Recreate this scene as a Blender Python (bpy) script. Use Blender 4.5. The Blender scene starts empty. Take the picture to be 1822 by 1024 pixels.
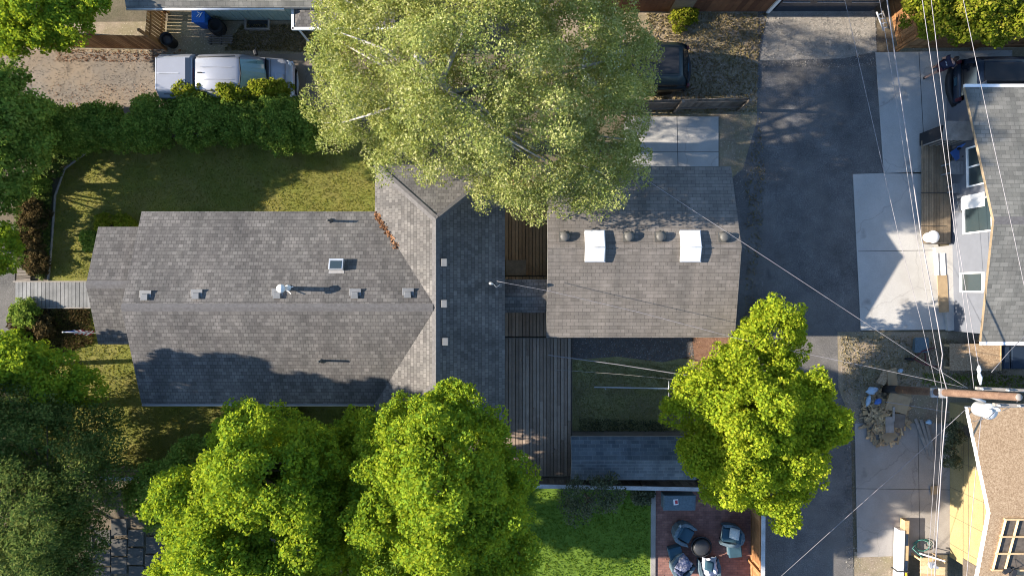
import bpy, bmesh, math, random
import numpy as np
from mathutils import Vector, Matrix
R = math.radians
S = bpy.context.scene
COL = S.collection
random.seed(7)

# ------------------------------------------------------------------ camera, sky, sun, exposure
H, F, CX, CY = 29.0, 1189.0, 911.0, 512.0
cam = bpy.data.cameras.new("drone_camera")
cam.sensor_width = 36.0
cam.lens = 36.0 * F / 1822.0
cam.clip_end = 600
camo = bpy.data.objects.new("drone_camera", cam)
camo.location = (0, 0, H)
COL.objects.link(camo)
S.camera = camo
SUN_EL, SUN_DOWN = 23.5, 1.3            # light travels towards +x, turned a little towards -y
W = bpy.data.worlds.new("World")
S.world = W
W.use_nodes = True
nt = W.node_tree
sky = nt.nodes.new("ShaderNodeTexSky")
sky.sky_type = 'NISHITA'
sky.sun_disc = False
sky.sun_elevation = R(SUN_EL)
sky.sun_rotation = R(-90 + SUN_DOWN)
sky.air_density = 1.0
sky.dust_density = 0.2
sky.ozone_density = 3.0
nt.links.new(sky.outputs[0], nt.nodes["Background"].inputs[0])
nt.nodes["Background"].inputs[1].default_value = 0.108
sl = bpy.data.lights.new("sun", 'SUN')
sl.energy = 4.9
sl.angle = R(0.5)
sl.color = (1.0, 0.89, 0.75)
so = bpy.data.objects.new("sun", sl)
d = Vector((math.cos(R(SUN_EL)) * math.cos(R(SUN_DOWN)), -math.cos(R(SUN_EL)) * math.sin(R(SUN_DOWN)), -math.sin(R(SUN_EL))))
so.rotation_euler = d.to_track_quat('-Z', 'Y').to_euler()
so.location = (-30, 0, 30)
COL.objects.link(so)
S.view_settings.view_transform = 'Standard'
S.view_settings.look = 'None'
S.view_settings.exposure = 1.6
S.view_settings.gamma = 1.0
S.render.engine = 'CYCLES'
S.cycles.filter_width = 1.05

# ------------------------------------------------------------------ helpers
def P(px, py, z=0.0):
    k = (H - z) / F
    return Vector(((px - CX) * k, (CY - py) * k, z))

def nn(t, kind, **kw):
    n = t.nodes.new(kind)
    for k, v in kw.items():
        setattr(n, k, v)
    return n

def base_mat(name, rough=0.9):
    m = bpy.data.materials.new(name)
    m.use_nodes = True
    b = m.node_tree.nodes["Principled BSDF"]
    b.inputs["Roughness"].default_value = rough
    if "Specular IOR Level" in b.inputs:
        b.inputs["Specular IOR Level"].default_value = 0.3
    return m, m.node_tree, b

def c4(c):
    return (c[0], c[1], c[2], 1.0)

def ramp(t, src, stops):
    r = nn(t, "ShaderNodeValToRGB")
    e = r.color_ramp.elements
    while len(e) < len(stops):
        e.new(0.5)
    for el, (p, c) in zip(e, stops):
        el.position = p
        el.color = c4(c)
    t.links.new(src, r.inputs[0])
    return r.outputs[0]

def mixc(t, fac, a, b, mode='MIX'):
    m = nn(t, "ShaderNodeMix", data_type='RGBA', blend_type=mode)
    for s, v in ((m.inputs[0], fac), (m.inputs[6], a), (m.inputs[7], b)):
        if isinstance(v, (int, float)):
            s.default_value = v
        elif isinstance(v, tuple):
            s.default_value = c4(v)
        else:
            t.links.new(v, s)
    return m.outputs[2]

def noise(t, vec, scale, detail=4.0, rough=0.6):
    n = nn(t, "ShaderNodeTexNoise")
    n.inputs["Scale"].default_value = scale
    n.inputs["Detail"].default_value = detail
    n.inputs["Roughness"].default_value = rough
    t.links.new(vec, n.inputs["Vector"])
    return n.outputs["Fac"]

def bump(t, b, h, strength, dist):
    n = nn(t, "ShaderNodeBump")
    n.inputs["Strength"].default_value = strength
    n.inputs["Distance"].default_value = dist
    t.links.new(h, n.inputs["Height"])
    t.links.new(n.outputs[0], b.inputs["Normal"])

def plain(name, c, rough=0.6, metal=0.0, var=0.12, scale=3.0):
    m, t, b = base_mat(name, rough)
    tc = nn(t, "ShaderNodeTexCoord")
    f = noise(t, tc.outputs["Object"], scale, 5)
    lo = tuple(x * (1 - var) for x in c)
    hi = tuple(min(1, x * (1 + var)) for x in c)
    t.links.new(ramp(t, f, [(0.3, lo), (0.7, hi)]), b.inputs["Base Color"])
    b.inputs["Metallic"].default_value = metal
    return m

def soil(name, stops, scale, fine, rough=0.95, bs=0.6, bd=0.03, blotch=None, bscale=0.35, speck=None, crack=None):
    """ground-like surface: broad noise through a ramp, fine grain, blotches of another colour"""
    m, t, b = base_mat(name, rough)
    tc = nn(t, "ShaderNodeTexCoord")
    v = tc.outputs["Object"]
    f1 = noise(t, v, scale, 8, 0.7)
    f2 = noise(t, v, fine, 4, 0.75)
    mx = nn(t, "ShaderNodeMath", operation='MULTIPLY_ADD')
    t.links.new(f2, mx.inputs[0])
    mx.inputs[1].default_value = 0.55
    sc = nn(t, "ShaderNodeMath", operation='MULTIPLY')
    t.links.new(f1, sc.inputs[0])
    sc.inputs[1].default_value = 0.45
    t.links.new(sc.outputs[0], mx.inputs[2])
    col = ramp(t, mx.outputs[0], stops)
    if blotch:
        f3 = noise(t, v, bscale, 6, 0.65)
        k = ramp(t, f3, [(0.42, (0, 0, 0)), (0.62, (1, 1, 1))])
        col = mixc(t, k, col, mixc(t, 0.5, col, blotch))
    if speck:
        vo = nn(t, "ShaderNodeTexVoronoi")
        vo.inputs["Scale"].default_value = speck[1]
        t.links.new(v, vo.inputs["Vector"])
        k = ramp(t, vo.outputs["Distance"], [(0.10, (1, 1, 1)), (0.22, (0, 0, 0))])
        col = mixc(t, k, col, speck[0])
    if crack:
        wob = nn(t, "ShaderNodeTexNoise")
        wob.inputs["Scale"].default_value = 1.3
        wob.inputs["Detail"].default_value = 6
        t.links.new(v, wob.inputs["Vector"])
        av = nn(t, "ShaderNodeVectorMath", operation='MULTIPLY_ADD')
        t.links.new(wob.outputs["Color"], av.inputs[0])
        av.inputs[1].default_value = (0.8, 0.8, 0.8)
        t.links.new(v, av.inputs[2])
        vo = nn(t, "ShaderNodeTexVoronoi", feature='DISTANCE_TO_EDGE')
        vo.inputs["Scale"].default_value = crack[0]
        t.links.new(av.outputs[0], vo.inputs["Vector"])
        k = ramp(t, vo.outputs["Distance"], [(0.0, (crack[1],) * 3), (crack[2], (0, 0, 0))])
        col = mixc(t, k, col, (0.05, 0.047, 0.043))
        # drips and spots of oil
        v2 = nn(t, "ShaderNodeTexVoronoi")
        v2.inputs["Scale"].default_value = 0.55
        t.links.new(av.outputs[0], v2.inputs["Vector"])
        k = ramp(t, v2.outputs["Distance"], [(0.02, (0.55, 0.55, 0.55)), (0.13, (0, 0, 0))])
        col = mixc(t, k, col, (0.045, 0.042, 0.04))
    t.links.new(col, b.inputs["Base Color"])
    bump(t, b, mx.outputs[0], bs, bd)
    return m

def shingle(name, c1, c2, cm, bw=0.19, rh=0.145, mortar=0.014, patch=0.25, bias=0.0):
    m, t, b = base_mat(name, 0.95)
    uv = nn(t, "ShaderNodeUVMap")
    br = nn(t, "ShaderNodeTexBrick")
    br.offset = 0.5
    br.squash = 1.0
    for k, v in (("Color1", c4(c1)), ("Color2", c4(c2)), ("Mortar", c4(cm)), ("Scale", 1.0), ("Mortar Size", mortar),
                 ("Mortar Smooth", 0.8), ("Bias", bias), ("Brick Width", bw), ("Row Height", rh)):
        br.inputs[k].default_value = v
    t.links.new(uv.outputs[0], br.inputs["Vector"])
    # laminated tabs: a second, wider brick layer varies the tone of whole shingles
    br2 = nn(t, "ShaderNodeTexBrick")
    br2.offset = 0.37
    for k, v in (("Color1", (0.82, 0.82, 0.82, 1)), ("Color2", (1.14, 1.14, 1.14, 1)), ("Mortar", (0.9, 0.9, 0.9, 1)), ("Scale", 1.0),
                 ("Mortar Size", 0.0), ("Brick Width", bw * 1.31), ("Row Height", rh)):
        br2.inputs[k].default_value = v
    t.links.new(uv.outputs[0], br2.inputs["Vector"])
    col = mixc(t, 0.8, br.outputs["Color"], br2.outputs["Color"], 'MULTIPLY')
    f = noise(t, uv.outputs[0], 0.45, 6, 0.65)
    k = ramp(t, f, [(0.3, (1 - patch, 1 - patch, 1 - patch)), (0.7, (1 + patch, 1 + patch, 1 + patch * 0.8))])
    col = mixc(t, 1.0, col, k, 'MULTIPLY')
    st = nn(t, "ShaderNodeMapping")
    st.inputs["Scale"].default_value = (1.6, 0.16, 1)
    t.links.new(uv.outputs[0], st.inputs["Vector"])
    f4 = noise(t, st.outputs[0], 1.0, 5, 0.6)
    col = mixc(t, 1.0, col, ramp(t, f4, [(0.32, (0.76, 0.77, 0.76)), (0.66, (1.14, 1.12, 1.09))]), 'MULTIPLY')
    g = noise(t, uv.outputs[0], 60, 2, 0.8)
    k2 = ramp(t, g, [(0.3, (0.72, 0.72, 0.72)), (0.7, (1.25, 1.25, 1.25))])
    col = mixc(t, 1.0, col, k2, 'MULTIPLY')
    t.links.new(col, b.inputs["Base Color"])
    bump(t, b, br.outputs["Fac"], -0.5, 0.012)
    return m

def boards_mat(name, stops, rough=0.85, grain=1.0):
    m, t, b = base_mat(name, rough)
    g = nn(t, "ShaderNodeNewGeometry")
    tc = nn(t, "ShaderNodeTexCoord")
    col = ramp(t, g.outputs["Random Per Island"], stops)
    f = noise(t, tc.outputs["Object"], 2.2, 8, 0.7)
    k = ramp(t, f, [(0.3, (0.72, 0.72, 0.72)), (0.7, (1.22, 1.2, 1.18))])
    col = mixc(t, grain, col, k, 'MULTIPLY')
    f2 = noise(t, tc.outputs["Object"], 22, 3, 0.7)
    k2 = ramp(t, f2, [(0.3, (0.85, 0.85, 0.85)), (0.7, (1.12, 1.12, 1.12))])
    col = mixc(t, grain, col, k2, 'MULTIPLY')
    t.links.new(col, b.inputs["Base Color"])
    return m

def leaf_mat(name, stops, trans=0.35, tcol=None, nscale=0.6):
    m = bpy.data.materials.new(name)
    m.use_nodes = True
    t = m.node_tree
    t.nodes.clear()
    out = nn(t, "ShaderNodeOutputMaterial")
    g = nn(t, "ShaderNodeNewGeometry")
    tc = nn(t, "ShaderNodeTexCoord")
    f = noise(t, tc.outputs["Object"], nscale, 3, 0.6)
    a = nn(t, "ShaderNodeMath", operation='MULTIPLY_ADD')
    t.links.new(g.outputs["Random Per Island"], a.inputs[0])
    a.inputs[1].default_value = 0.5
    s = nn(t, "ShaderNodeMath", operation='MULTIPLY')
    t.links.new(f, s.inputs[0])
    s.inputs[1].default_value = 0.5
    t.links.new(s.outputs[0], a.inputs[2])
    col = ramp(t, a.outputs[0], stops)
    df = nn(t, "ShaderNodeBsdfDiffuse")
    t.links.new(col, df.inputs[0])
    tr = nn(t, "ShaderNodeBsdfTranslucent")
    if tcol:
        t.links.new(mixc(t, 0.7, col, tcol), tr.inputs[0])
    else:
        t.links.new(col, tr.inputs[0])
    gl = nn(t, "ShaderNodeBsdfGlossy")
    gl.inputs[0].default_value = (1, 1, 1, 1)
    gl.inputs[1].default_value = 0.45
    m1 = nn(t, "ShaderNodeMixShader")
    m1.inputs[0].default_value = trans
    t.links.new(df.outputs[0], m1.inputs[1])
    t.links.new(tr.outputs[0], m1.inputs[2])
    m2 = nn(t, "ShaderNodeMixShader")
    m2.inputs[0].default_value = 0.0
    t.links.new(m1.outputs[0], m2.inputs[1])
    t.links.new(gl.outputs[0], m2.inputs[2])
    t.links.new(m2.outputs[0], out.inputs[0])
    return m

def glass_mat(name, c, rough=0.08):
    m, t, b = base_mat(name, rough)
    b.inputs["Base Color"].default_value = c4(c)
    b.inputs["Specular IOR Level"].default_value = 0.9
    return m

class MB:
    """collects faces, then links them as ONE mesh object"""
    def __init__(self):
        self.v, self.f, self.mi, self.sm = [], [], [], []
    def add(self, pts, faces, mi=0, smooth=False):
        o = len(self.v)
        self.v += [Vector(p) for p in pts]
        for f in faces:
            self.f.append([o + i for i in f])
            self.mi.append(mi)
            self.sm.append(smooth)
        return self
    def poly(self, pts, mi=0):
        return self.add(pts, [list(range(len(pts)))], mi)
    def hexa(self, b, t, mi=0):
        return self.add(list(b) + list(t), [(3, 2, 1, 0), (4, 5, 6, 7), (0, 1, 5, 4), (1, 2, 6, 5), (2, 3, 7, 6), (3, 0, 4, 7)], mi)
    def box(self, c, s, rz=0.0, mi=0, rx=0.0, ry=0.0):
        M = Matrix.Rotation(rz, 3, 'Z') @ Matrix.Rotation(ry, 3, 'Y') @ Matrix.Rotation(rx, 3, 'X')
        c = Vector(c)
        h = [x / 2 for x in s]
        q = [c + M @ Vector((sx * h[0], sy * h[1], sz * h[2])) for sz in (-1, 1) for sx, sy in ((-1, -1), (1, -1), (1, 1), (-1, 1))]
        return self.hexa(q[:4], q[4:], mi)
    def prism(self, pts, z0, z1, mi=0):
        a = sum(pts[i][0] * pts[(i + 1) % len(pts)][1] - pts[(i + 1) % len(pts)][0] * pts[i][1] for i in range(len(pts)))
        if a < 0:
            pts = pts[::-1]
        n = len(pts)
        q = [(p[0], p[1], z0) for p in pts] + [(p[0], p[1], z1) for p in pts]
        return self.add(q, [list(range(n))[::-1], list(range(n, 2 * n))] + [(i, (i + 1) % n, n + (i + 1) % n, n + i) for i in range(n)], mi)
    def tube(self, pts, rad, seg=8, mi=0, smooth=True):
        pts = [Vector(p) for p in pts]
        if isinstance(rad, (int, float)):
            rad = [rad] * len(pts)
        rings = []
        up = Vector((0, 0, 1))
        for i, p in enumerate(pts):
            t = (pts[min(i + 1, len(pts) - 1)] - pts[max(i - 1, 0)]).normalized()
            a = t.cross(up)
            if a.length < 0.05:
                a = t.cross(Vector((0, 1, 0)))
            a.normalize()
            b = t.cross(a)
            rings.append([p + (a * math.cos(2 * math.pi * k / seg) + b * math.sin(2 * math.pi * k / seg)) * rad[i] for k in range(seg)])
        return self.loft(rings, mi, smooth)
    def loft(self, rings, mi=0, smooth=True, caps=True):
        n = len(rings[0])
        q = [p for r in rings for p in r]
        fs = []
        for i in range(len(rings) - 1):
            for k in range(n):
                fs.append((i * n + k, i * n + (k + 1) % n, (i + 1) * n + (k + 1) % n, (i + 1) * n + k))
        if caps:
            fs += [tuple(range(n))[::-1], tuple(range((len(rings) - 1) * n, len(rings) * n))]
        return self.add(q, fs, mi, smooth)
    def lathe(self, c, prof, seg=16, mi=0, smooth=True):
        c = Vector(c)
        return self.loft([[c + Vector((r * math.cos(2 * math.pi * k / seg), r * math.sin(2 * math.pi * k / seg), z)) for k in range(seg)] for r, z in prof], mi, smooth)
    def ell(self, c, r, seg=12, rings=8, mi=0):
        c = Vector(c)
        rr = []
        for i in range(rings + 1):
            a = -math.pi / 2 + math.pi * i / rings
            q = max(0.02, math.cos(a))
            rr.append([c + Vector((r[0] * q * math.cos(2 * math.pi * k / seg), r[1] * q * math.sin(2 * math.pi * k / seg), r[2] * math.sin(a))) for k in range(seg)])
        return self.loft(rr, mi, True)
    def build(self, name, mat, parent=None, bevel=0.0):
        root = parent
        while root is not None and root.parent is not None:
            root = root.parent
        if root is not None:
            o0 = Vector(root.location)
        else:
            xs = [p.x for p in self.v]; ys = [p.y for p in self.v]; zs = [p.z for p in self.v]
            o0 = Vector(((min(xs) + max(xs)) / 2, (min(ys) + max(ys)) / 2, min(zs)))
        me = bpy.data.meshes.new(name)
        me.from_pydata([tuple(p - o0) for p in self.v], [], self.f)
        for m in (mat if isinstance(mat, (list, tuple)) else [mat]):
            me.materials.append(m)
        me.polygons.foreach_set("material_index", self.mi)
        me.polygons.foreach_set("use_smooth", self.sm)
        uvl = me.uv_layers.new(name="UVMap")
        for p in me.polygons:
            n = p.normal
            if abs(n.z) > 0.999 or n.length < 0.5:
                u, v = Vector((1, 0, 0)), Vector((0, 1, 0))
            else:
                u = Vector((0, 0, 1)).cross(n).normalized()
                v = n.cross(u)
            for li in p.loop_indices:
                q = self.v[me.loops[li].vertex_index]
                uvl.data[li].uv = (q.dot(u), q.dot(v))
        me.update()
        o = bpy.data.objects.new(name, me)
        COL.objects.link(o)
        if parent is not None:
            o.parent = parent
        else:
            o.location = o0
        if bevel > 0:
            bv = o.modifiers.new("bevel", 'BEVEL')
            bv.width = bevel
            bv.segments = 2
            bv.limit_method = 'ANGLE'
        return o

def tag(o, label, cat, group=None):
    o["label"] = label
    o["category"] = cat
    if group:
        o["group"] = group
    return o

def thing(name, label, cat, loc=(0, 0, 0), group=None):
    o = bpy.data.objects.new(name, None)
    o.empty_display_size = 0.3
    o.location = loc
    COL.objects.link(o)
    return tag(o, label, cat, group)

def kind(o, k):
    o["kind"] = k
    return o

def ground_sheet(name, pxs, z, mat):
    m = MB()
    pts = [P(x, y, z) for x, y in pxs]
    a = sum(pts[i].x * pts[(i + 1) % len(pts)].y - pts[(i + 1) % len(pts)].x * pts[i].y for i in range(len(pts)))
    m.poly(pts if a > 0 else pts[::-1])
    o = m.build(name, mat)
    return kind(o, "structure")

def slab(name, pxs, z1, mat, z0=-0.05):
    m = MB()
    m.prism([P(x, y, 0) for x, y in pxs], z0, z1)
    return kind(m.build(name, mat), "structure")

def roof_mesh(name, polys, mat, fascia, parent, th=0.13):
    """sloping planes with a fascia round their outer edge and a soffit below"""
    m = MB()
    key = lambda p: (round(p.x, 3), round(p.y, 3), round(p.z, 3))
    cnt = {}
    dn = Vector((0, 0, -th))
    for poly in polys:
        poly = [Vector(p) for p in poly]
        n = (poly[1] - poly[0]).cross(poly[2] - poly[0])
        if n.z < 0:
            poly = poly[::-1]
        m.poly(poly, 0)
        m.poly([p + dn for p in poly[::-1]], 1)
        for i in range(len(poly)):
            a, b = poly[i], poly[(i + 1) % len(poly)]
            k = tuple(sorted((key(a), key(b))))
            cnt.setdefault(k, []).append((a, b))
    for k, es in cnt.items():
        if len(es) == 1:
            a, b = es[0]
            m.poly([a, a + dn, b + dn, b], 1)
    return m.build(name, [mat, fascia], parent)

def ridge_cap(a, b, drop, parent, mat, w=0.15):
    a, b = Vector(a), Vector(b)
    t = (b - a)
    s = Vector((-t.y, t.x, 0)).normalized() * w
    up = Vector((0, 0, 0.022))
    dv = Vector((0, 0, -drop * w + 0.012))
    m = MB()
    m.poly([a + up, a - s + dv, b - s + dv, b + up])
    m.poly([a + up, b + up, b + s + dv, a + s + dv])
    return m.build("ridge_cap", mat, parent)

def wall_ring(m, pts, z0, z1, th=0.12):
    n = len(pts)
    for i in range(n):
        a, b = Vector(pts[i]), Vector(pts[(i + 1) % n])
        m.poly([(a.x, a.y, z0), (b.x, b.y, z0), (b.x, b.y, z1), (a.x, a.y, z1)])

# ------------------------------------------------------------------ leaves and trees
RNG = np.random.default_rng(11)

def leaf_object(name, c, n, s, mat, parent, aspect=0.42):
    k = len(c)
    r = RNG.normal(size=(k, 3))
    t = r - n * np.sum(r * n, axis=1, keepdims=True)
    t /= np.linalg.norm(t, axis=1, keepdims=True) + 1e-9
    b = np.cross(n, t)
    s = s[:, None]
    v = np.empty((k, 4, 3))
    v[:, 0] = c - t * s * 0.5
    v[:, 1] = c + b * s * aspect - n * s * 0.10
    v[:, 2] = c + t * s * 0.6
    v[:, 3] = c - b * s * aspect - n * s * 0.10
    root = parent
    while root is not None and root.parent is not None:
        root = root.parent
    o0 = np.array(root.location) if root is not None else np.array([0.0, 0, 0])
    if root is None:
        o0 = np.array([c[:, 0].mean(), c[:, 1].mean(), c[:, 2].min()])
    v -= o0
    me = bpy.data.meshes.new(name)
    me.vertices.add(4 * k)
    me.vertices.foreach_set("co", v.reshape(-1).astype(np.float32))
    me.loops.add(4 * k)
    me.loops.foreach_set("vertex_index", np.arange(4 * k, dtype=np.int32))
    me.polygons.add(k)
    me.polygons.foreach_set("loop_start", np.arange(0, 4 * k, 4, dtype=np.int32))
    me.polygons.foreach_set("loop_total", np.full(k, 4, dtype=np.int32))
    me.update(calc_edges=True)
    me.materials.append(mat)
    o = bpy.data.objects.new(name, me)
    COL.objects.link(o)
    if parent is not None:
        o.parent = parent
    else:
        o.location = o0
    return o

def unit(a):
    return a / (np.linalg.norm(a, axis=1, keepdims=True) + 1e-9)

def clumps(blobs, spacing, low=-0.35, inner=0.18):
    """points over the outside of a union of ellipsoids (centre, radii), some also inside"""
    out, nor = [], []
    C = np.array([b[0] for b in blobs]); Rr = np.array([b[1] for b in blobs])
    for i in range(len(blobs)):
        area = 4 * math.pi * (np.prod(Rr[i]) ** (2 / 3))
        k = int(area / spacing ** 2)
        dd = unit(RNG.normal(size=(k * 2, 3)))
        dd = dd[dd[:, 2] > low][:k]
        rad = np.where(RNG.random(len(dd)) < inner, RNG.uniform(0.35, 0.8, len(dd)), RNG.uniform(0.80, 1.12, len(dd)))
        p = C[i] + dd * Rr[i] * rad[:, None]
        keep = np.ones(len(p), bool)
        for j in range(len(blobs)):
            if j != i:
                q = (p - C[j]) / Rr[j]
                keep &= ~((np.linalg.norm(q, axis=1) < 0.72) & (RNG.random(len(p)) < 0.85))
        out.append(p[keep]); nor.append(dd[keep])
    return np.concatenate(out), np.concatenate(nor)

def foliage(name, blobs, parent, mat, spacing=0.55, cr=0.42, nleaf=110, size=0.11, low=-0.35, flat=0.75, droop=0.0, rnd=0.55, up=0.35, aspect=0.42, inner=0.18):
    cc, cn = clumps(blobs, spacing, low, inner)
    k = len(cc)
    scale = RNG.uniform(0.6, 1.3, k)
    cnt = np.maximum(8, (nleaf * scale ** 2).astype(int))
    idx = np.repeat(np.arange(k), cnt)
    n = len(idx)
    dd = unit(RNG.normal(size=(n, 3)) + cn[idx] * 0.55 + np.array([0, 0, 0.25]))
    rad = RNG.uniform(0.45, 1.05, n) ** 0.7
    p = cc[idx] + dd * (cr * scale[idx] * rad)[:, None] * np.array([1, 1, flat])
    if droop:
        w = np.linalg.norm((p - cc[idx])[:, :2], axis=1)
        p[:, 2] -= droop * w
    nr = unit(dd * 0.8 + np.array([0, 0, up]) + RNG.normal(size=(n, 3)) * rnd)
    s = size * RNG.uniform(0.65, 1.35, n)
    leaf_object(name, p, nr, s, mat, parent, aspect)
    return cc

def limbs(m, base, top, targets, r0, count, bend=0.25):
    """trunk and tapering limbs towards some of the clump points"""
    base, top = Vector(base), Vector(top)
    mid = base.lerp(top, 0.5) + Vector((random.uniform(-.15, .15), random.uniform(-.15, .15), 0))
    m.tube([base, base.lerp(mid, 0.5), mid, top], [r0 * 1.25, r0, r0 * 0.8, r0 * 0.3], 9)
    for i in range(count):
        q = Vector(targets[random.randrange(len(targets))])
        st = base.lerp(top, random.uniform(0.3, 0.8))
        md = st.lerp(q, 0.5) + Vector((random.uniform(-bend, bend), random.uniform(-bend, bend), random.uniform(-.1, .35)))
        rr = r0 * random.uniform(0.25, 0.42)
        m.tube([st, st.lerp(md, 0.5), md, q], [rr, rr * 0.8, rr * 0.55, rr * 0.18], 6)

def lobed(blobs, n, shrink, lobef, lobek):
    """break the smooth outline of each mass into smaller lobes"""
    out = [(c, tuple(x * shrink for x in r)) for c, r in blobs]
    for c, r in blobs:
        for _ in range(n):
            d_ = unit(RNG.normal(size=(1, 3)) + np.array([0, 0, 0.35]))[0]
            k = RNG.uniform(*lobek) * (r[0] * r[1] * r[2]) ** (1 / 3)
            f = RNG.uniform(*lobef)
            out.append((tuple(np.array(c) + d_ * np.array(r) * f), (k, k, k * 0.9)))
    return out

def tree(name, label, base_px, blobs_px, leafm, barkm, r0=0.14, count=22, group=None, top=None, cat="tree", lobes=5, shrink=.88, lobef=(.72, 1.0), lobek=(.24, .42), **kw):
    b0 = P(*base_px)
    t = thing(name, label, cat, b0, group)
    blobs = lobed([(tuple(P(x, y, z)), r) for x, y, z, r in blobs_px], lobes, shrink, lobef, lobek)
    cc = foliage("crown", blobs, t, leafm, **kw)
    zt = max(b[0][2] for b in blobs)
    tp = max(blobs, key=lambda b: b[0][2])[0]
    m = MB()
    limbs(m, b0, tp, cc, r0, count)
    m.build("trunk", barkm, t)
    return t

def shrub(name, label, px, py, r, h, leafm, group=None, cat="shrub", n=4, **kw):
    b0 = P(px, py)
    t = thing(name, label, cat, b0, group)
    blobs = []
    for i in range(n):
        a = random.uniform(0, 6.28)
        f = .7 if n < 6 else random.uniform(.38, .62)
        e = .35 if n < 6 else random.uniform(.2, .62)
        blobs.append(((b0.x + math.cos(a) * r[0] * e, b0.y + math.sin(a) * r[1] * e, h * random.uniform(.45, .6)), (r[0] * f, r[1] * f, h * .45)))
    kk = dict(spacing=0.30, cr=0.26, nleaf=60, size=0.085, inner=0.1)
    kk.update(kw)
    cc = foliage("foliage", blobs, t, leafm, **kk)
    m = MB()
    for i in range(7):
        q = Vector(cc[random.randrange(len(cc))])
        m.tube([b0 + Vector((random.uniform(-.1, .1), random.uniform(-.1, .1), 0)), b0.lerp(q, .5) + Vector((0, 0, .1)), q], [0.022, 0.015, 0.006], 5)
    m.build("stem", M["bark"], t)
    return t

# ------------------------------------------------------------------ materials
M = {}
M["soil"] = soil("soil", [(0.3, (0.060, 0.048, 0.034)), (0.5, (0.13, 0.105, 0.075)), (0.68, (0.22, 0.18, 0.13))], 1.2, 14, blotch=(0.05, 0.055, 0.02))
M["dry_dirt"] = soil("dry_dirt", [(0.3, (0.13, 0.105, 0.075)), (0.5, (0.25, 0.20, 0.145)), (0.68, (0.38, 0.31, 0.225))], 1.5, 16, blotch=(0.15, 0.14, 0.06), bscale=0.8, speck=((0.42, 0.36, 0.27), 9))
M["drive"] = soil("driveway_asphalt", [(0.3, (0.12, 0.103, 0.087)), (0.5, (0.18, 0.156, 0.13)), (0.7, (0.25, 0.215, 0.18))], 0.8, 30, bs=0.4, bd=0.012, blotch=(0.26, 0.19, 0.12), bscale=0.5, crack=(0.35, 0.3, 0.008))
M["alley"] = soil("alley_asphalt", [(0.34, (0.045, 0.044, 0.043)), (0.5, (0.108, 0.104, 0.100)), (0.64, (0.21, 0.20, 0.19))], 0.9, 20, bs=0.9, bd=0.02, blotch=(0.155, 0.143, 0.128), bscale=0.35, crack=(0.28, 0.28, 0.006))
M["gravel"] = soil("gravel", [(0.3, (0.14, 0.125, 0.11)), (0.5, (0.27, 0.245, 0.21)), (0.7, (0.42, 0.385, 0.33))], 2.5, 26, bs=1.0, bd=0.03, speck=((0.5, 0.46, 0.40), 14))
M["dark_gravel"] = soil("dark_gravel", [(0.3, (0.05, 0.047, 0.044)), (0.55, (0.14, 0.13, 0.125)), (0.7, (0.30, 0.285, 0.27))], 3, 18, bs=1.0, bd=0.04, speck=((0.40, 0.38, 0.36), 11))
M["mulch"] = soil("red_mulch", [(0.3, (0.08, 0.045, 0.03)), (0.5, (0.20, 0.11, 0.07)), (0.7, (0.36, 0.23, 0.15))], 4, 24, bs=1.0, bd=0.04)
M["concrete"] = soil("concrete", [(0.3, (0.34, 0.33, 0.31)), (0.5, (0.43, 0.42, 0.395)), (0.7, (0.51, 0.50, 0.47))], 0.6, 26, bs=0.12, bd=0.006, blotch=(0.32, 0.30, 0.27), bscale=0.4, crack=(0.22, 0.28, 0.005))
M["old_concrete"] = soil("old_concrete", [(0.3, (0.22, 0.205, 0.19)), (0.5, (0.29, 0.27, 0.25)), (0.7, (0.36, 0.34, 0.31))], 0.7, 24, bs=0.2, bd=0.008, blotch=(0.20, 0.18, 0.16), bscale=0.5, crack=(0.3, 0.32, 0.006))
M["lawn"] = soil("lawn", [(0.3, (0.075, 0.095, 0.018)), (0.5, (0.15, 0.16, 0.028)), (0.7, (0.25, 0.225, 0.045))], 1.6, 22, bs=1.0, bd=0.05, blotch=(0.22, 0.17, 0.06), bscale=0.7)
M["turf"] = soil("turf", [(0.3, (0.065, 0.115, 0.012)), (0.5, (0.105, 0.175, 0.018)), (0.7, (0.16, 0.23, 0.028))], 3, 30, bs=0.8, bd=0.03)
M["rough_grass"] = soil("rough_grass", [(0.3, (0.15, 0.155, 0.06)), (0.5, (0.28, 0.27, 0.115)), (0.7, (0.43, 0.38, 0.22))], 1.6, 16, bs=1.0, bd=0.05, blotch=(0.16, 0.13, 0.09), bscale=0.9)
M["blade"] = leaf_mat("grass_blade", [(0.2, (0.085, 0.115, 0.018)), (0.5, (0.175, 0.185, 0.028)), (0.8, (0.33, 0.27, 0.045))], 0.4)
M["turf_blade"] = leaf_mat("turf_blade", [(0.2, (0.07, 0.13, 0.012)), (0.5, (0.12, 0.20, 0.018)), (0.8, (0.20, 0.25, 0.03))], 0.4)
M["yard_blade"] = leaf_mat("yard_blade", [(0.2, (0.14, 0.15, 0.05)), (0.5, (0.26, 0.26, 0.09)), (0.8, (0.40, 0.36, 0.18))], 0.35)
M["dry_blade"] = leaf_mat("dry_grass", [(0.2, (0.13, 0.12, 0.04)), (0.5, (0.25, 0.20, 0.10)), (0.8, (0.36, 0.29, 0.16))], 0.3)
M["shingle"] = shingle("grey_shingle", (0.094, 0.089, 0.089), (0.148, 0.140, 0.138), (0.058, 0.055, 0.055), patch=0.24)
M["cap"] = plain("ridge_shingle", (0.112, 0.107, 0.107), 0.95, var=0.2, scale=9)
M["g_shingle"] = shingle("garage_shingle", (0.140, 0.127, 0.117), (0.172, 0.156, 0.145), (0.066, 0.059, 0.056), bw=0.305, rh=0.142, mortar=0.010, patch=0.10)
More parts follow.
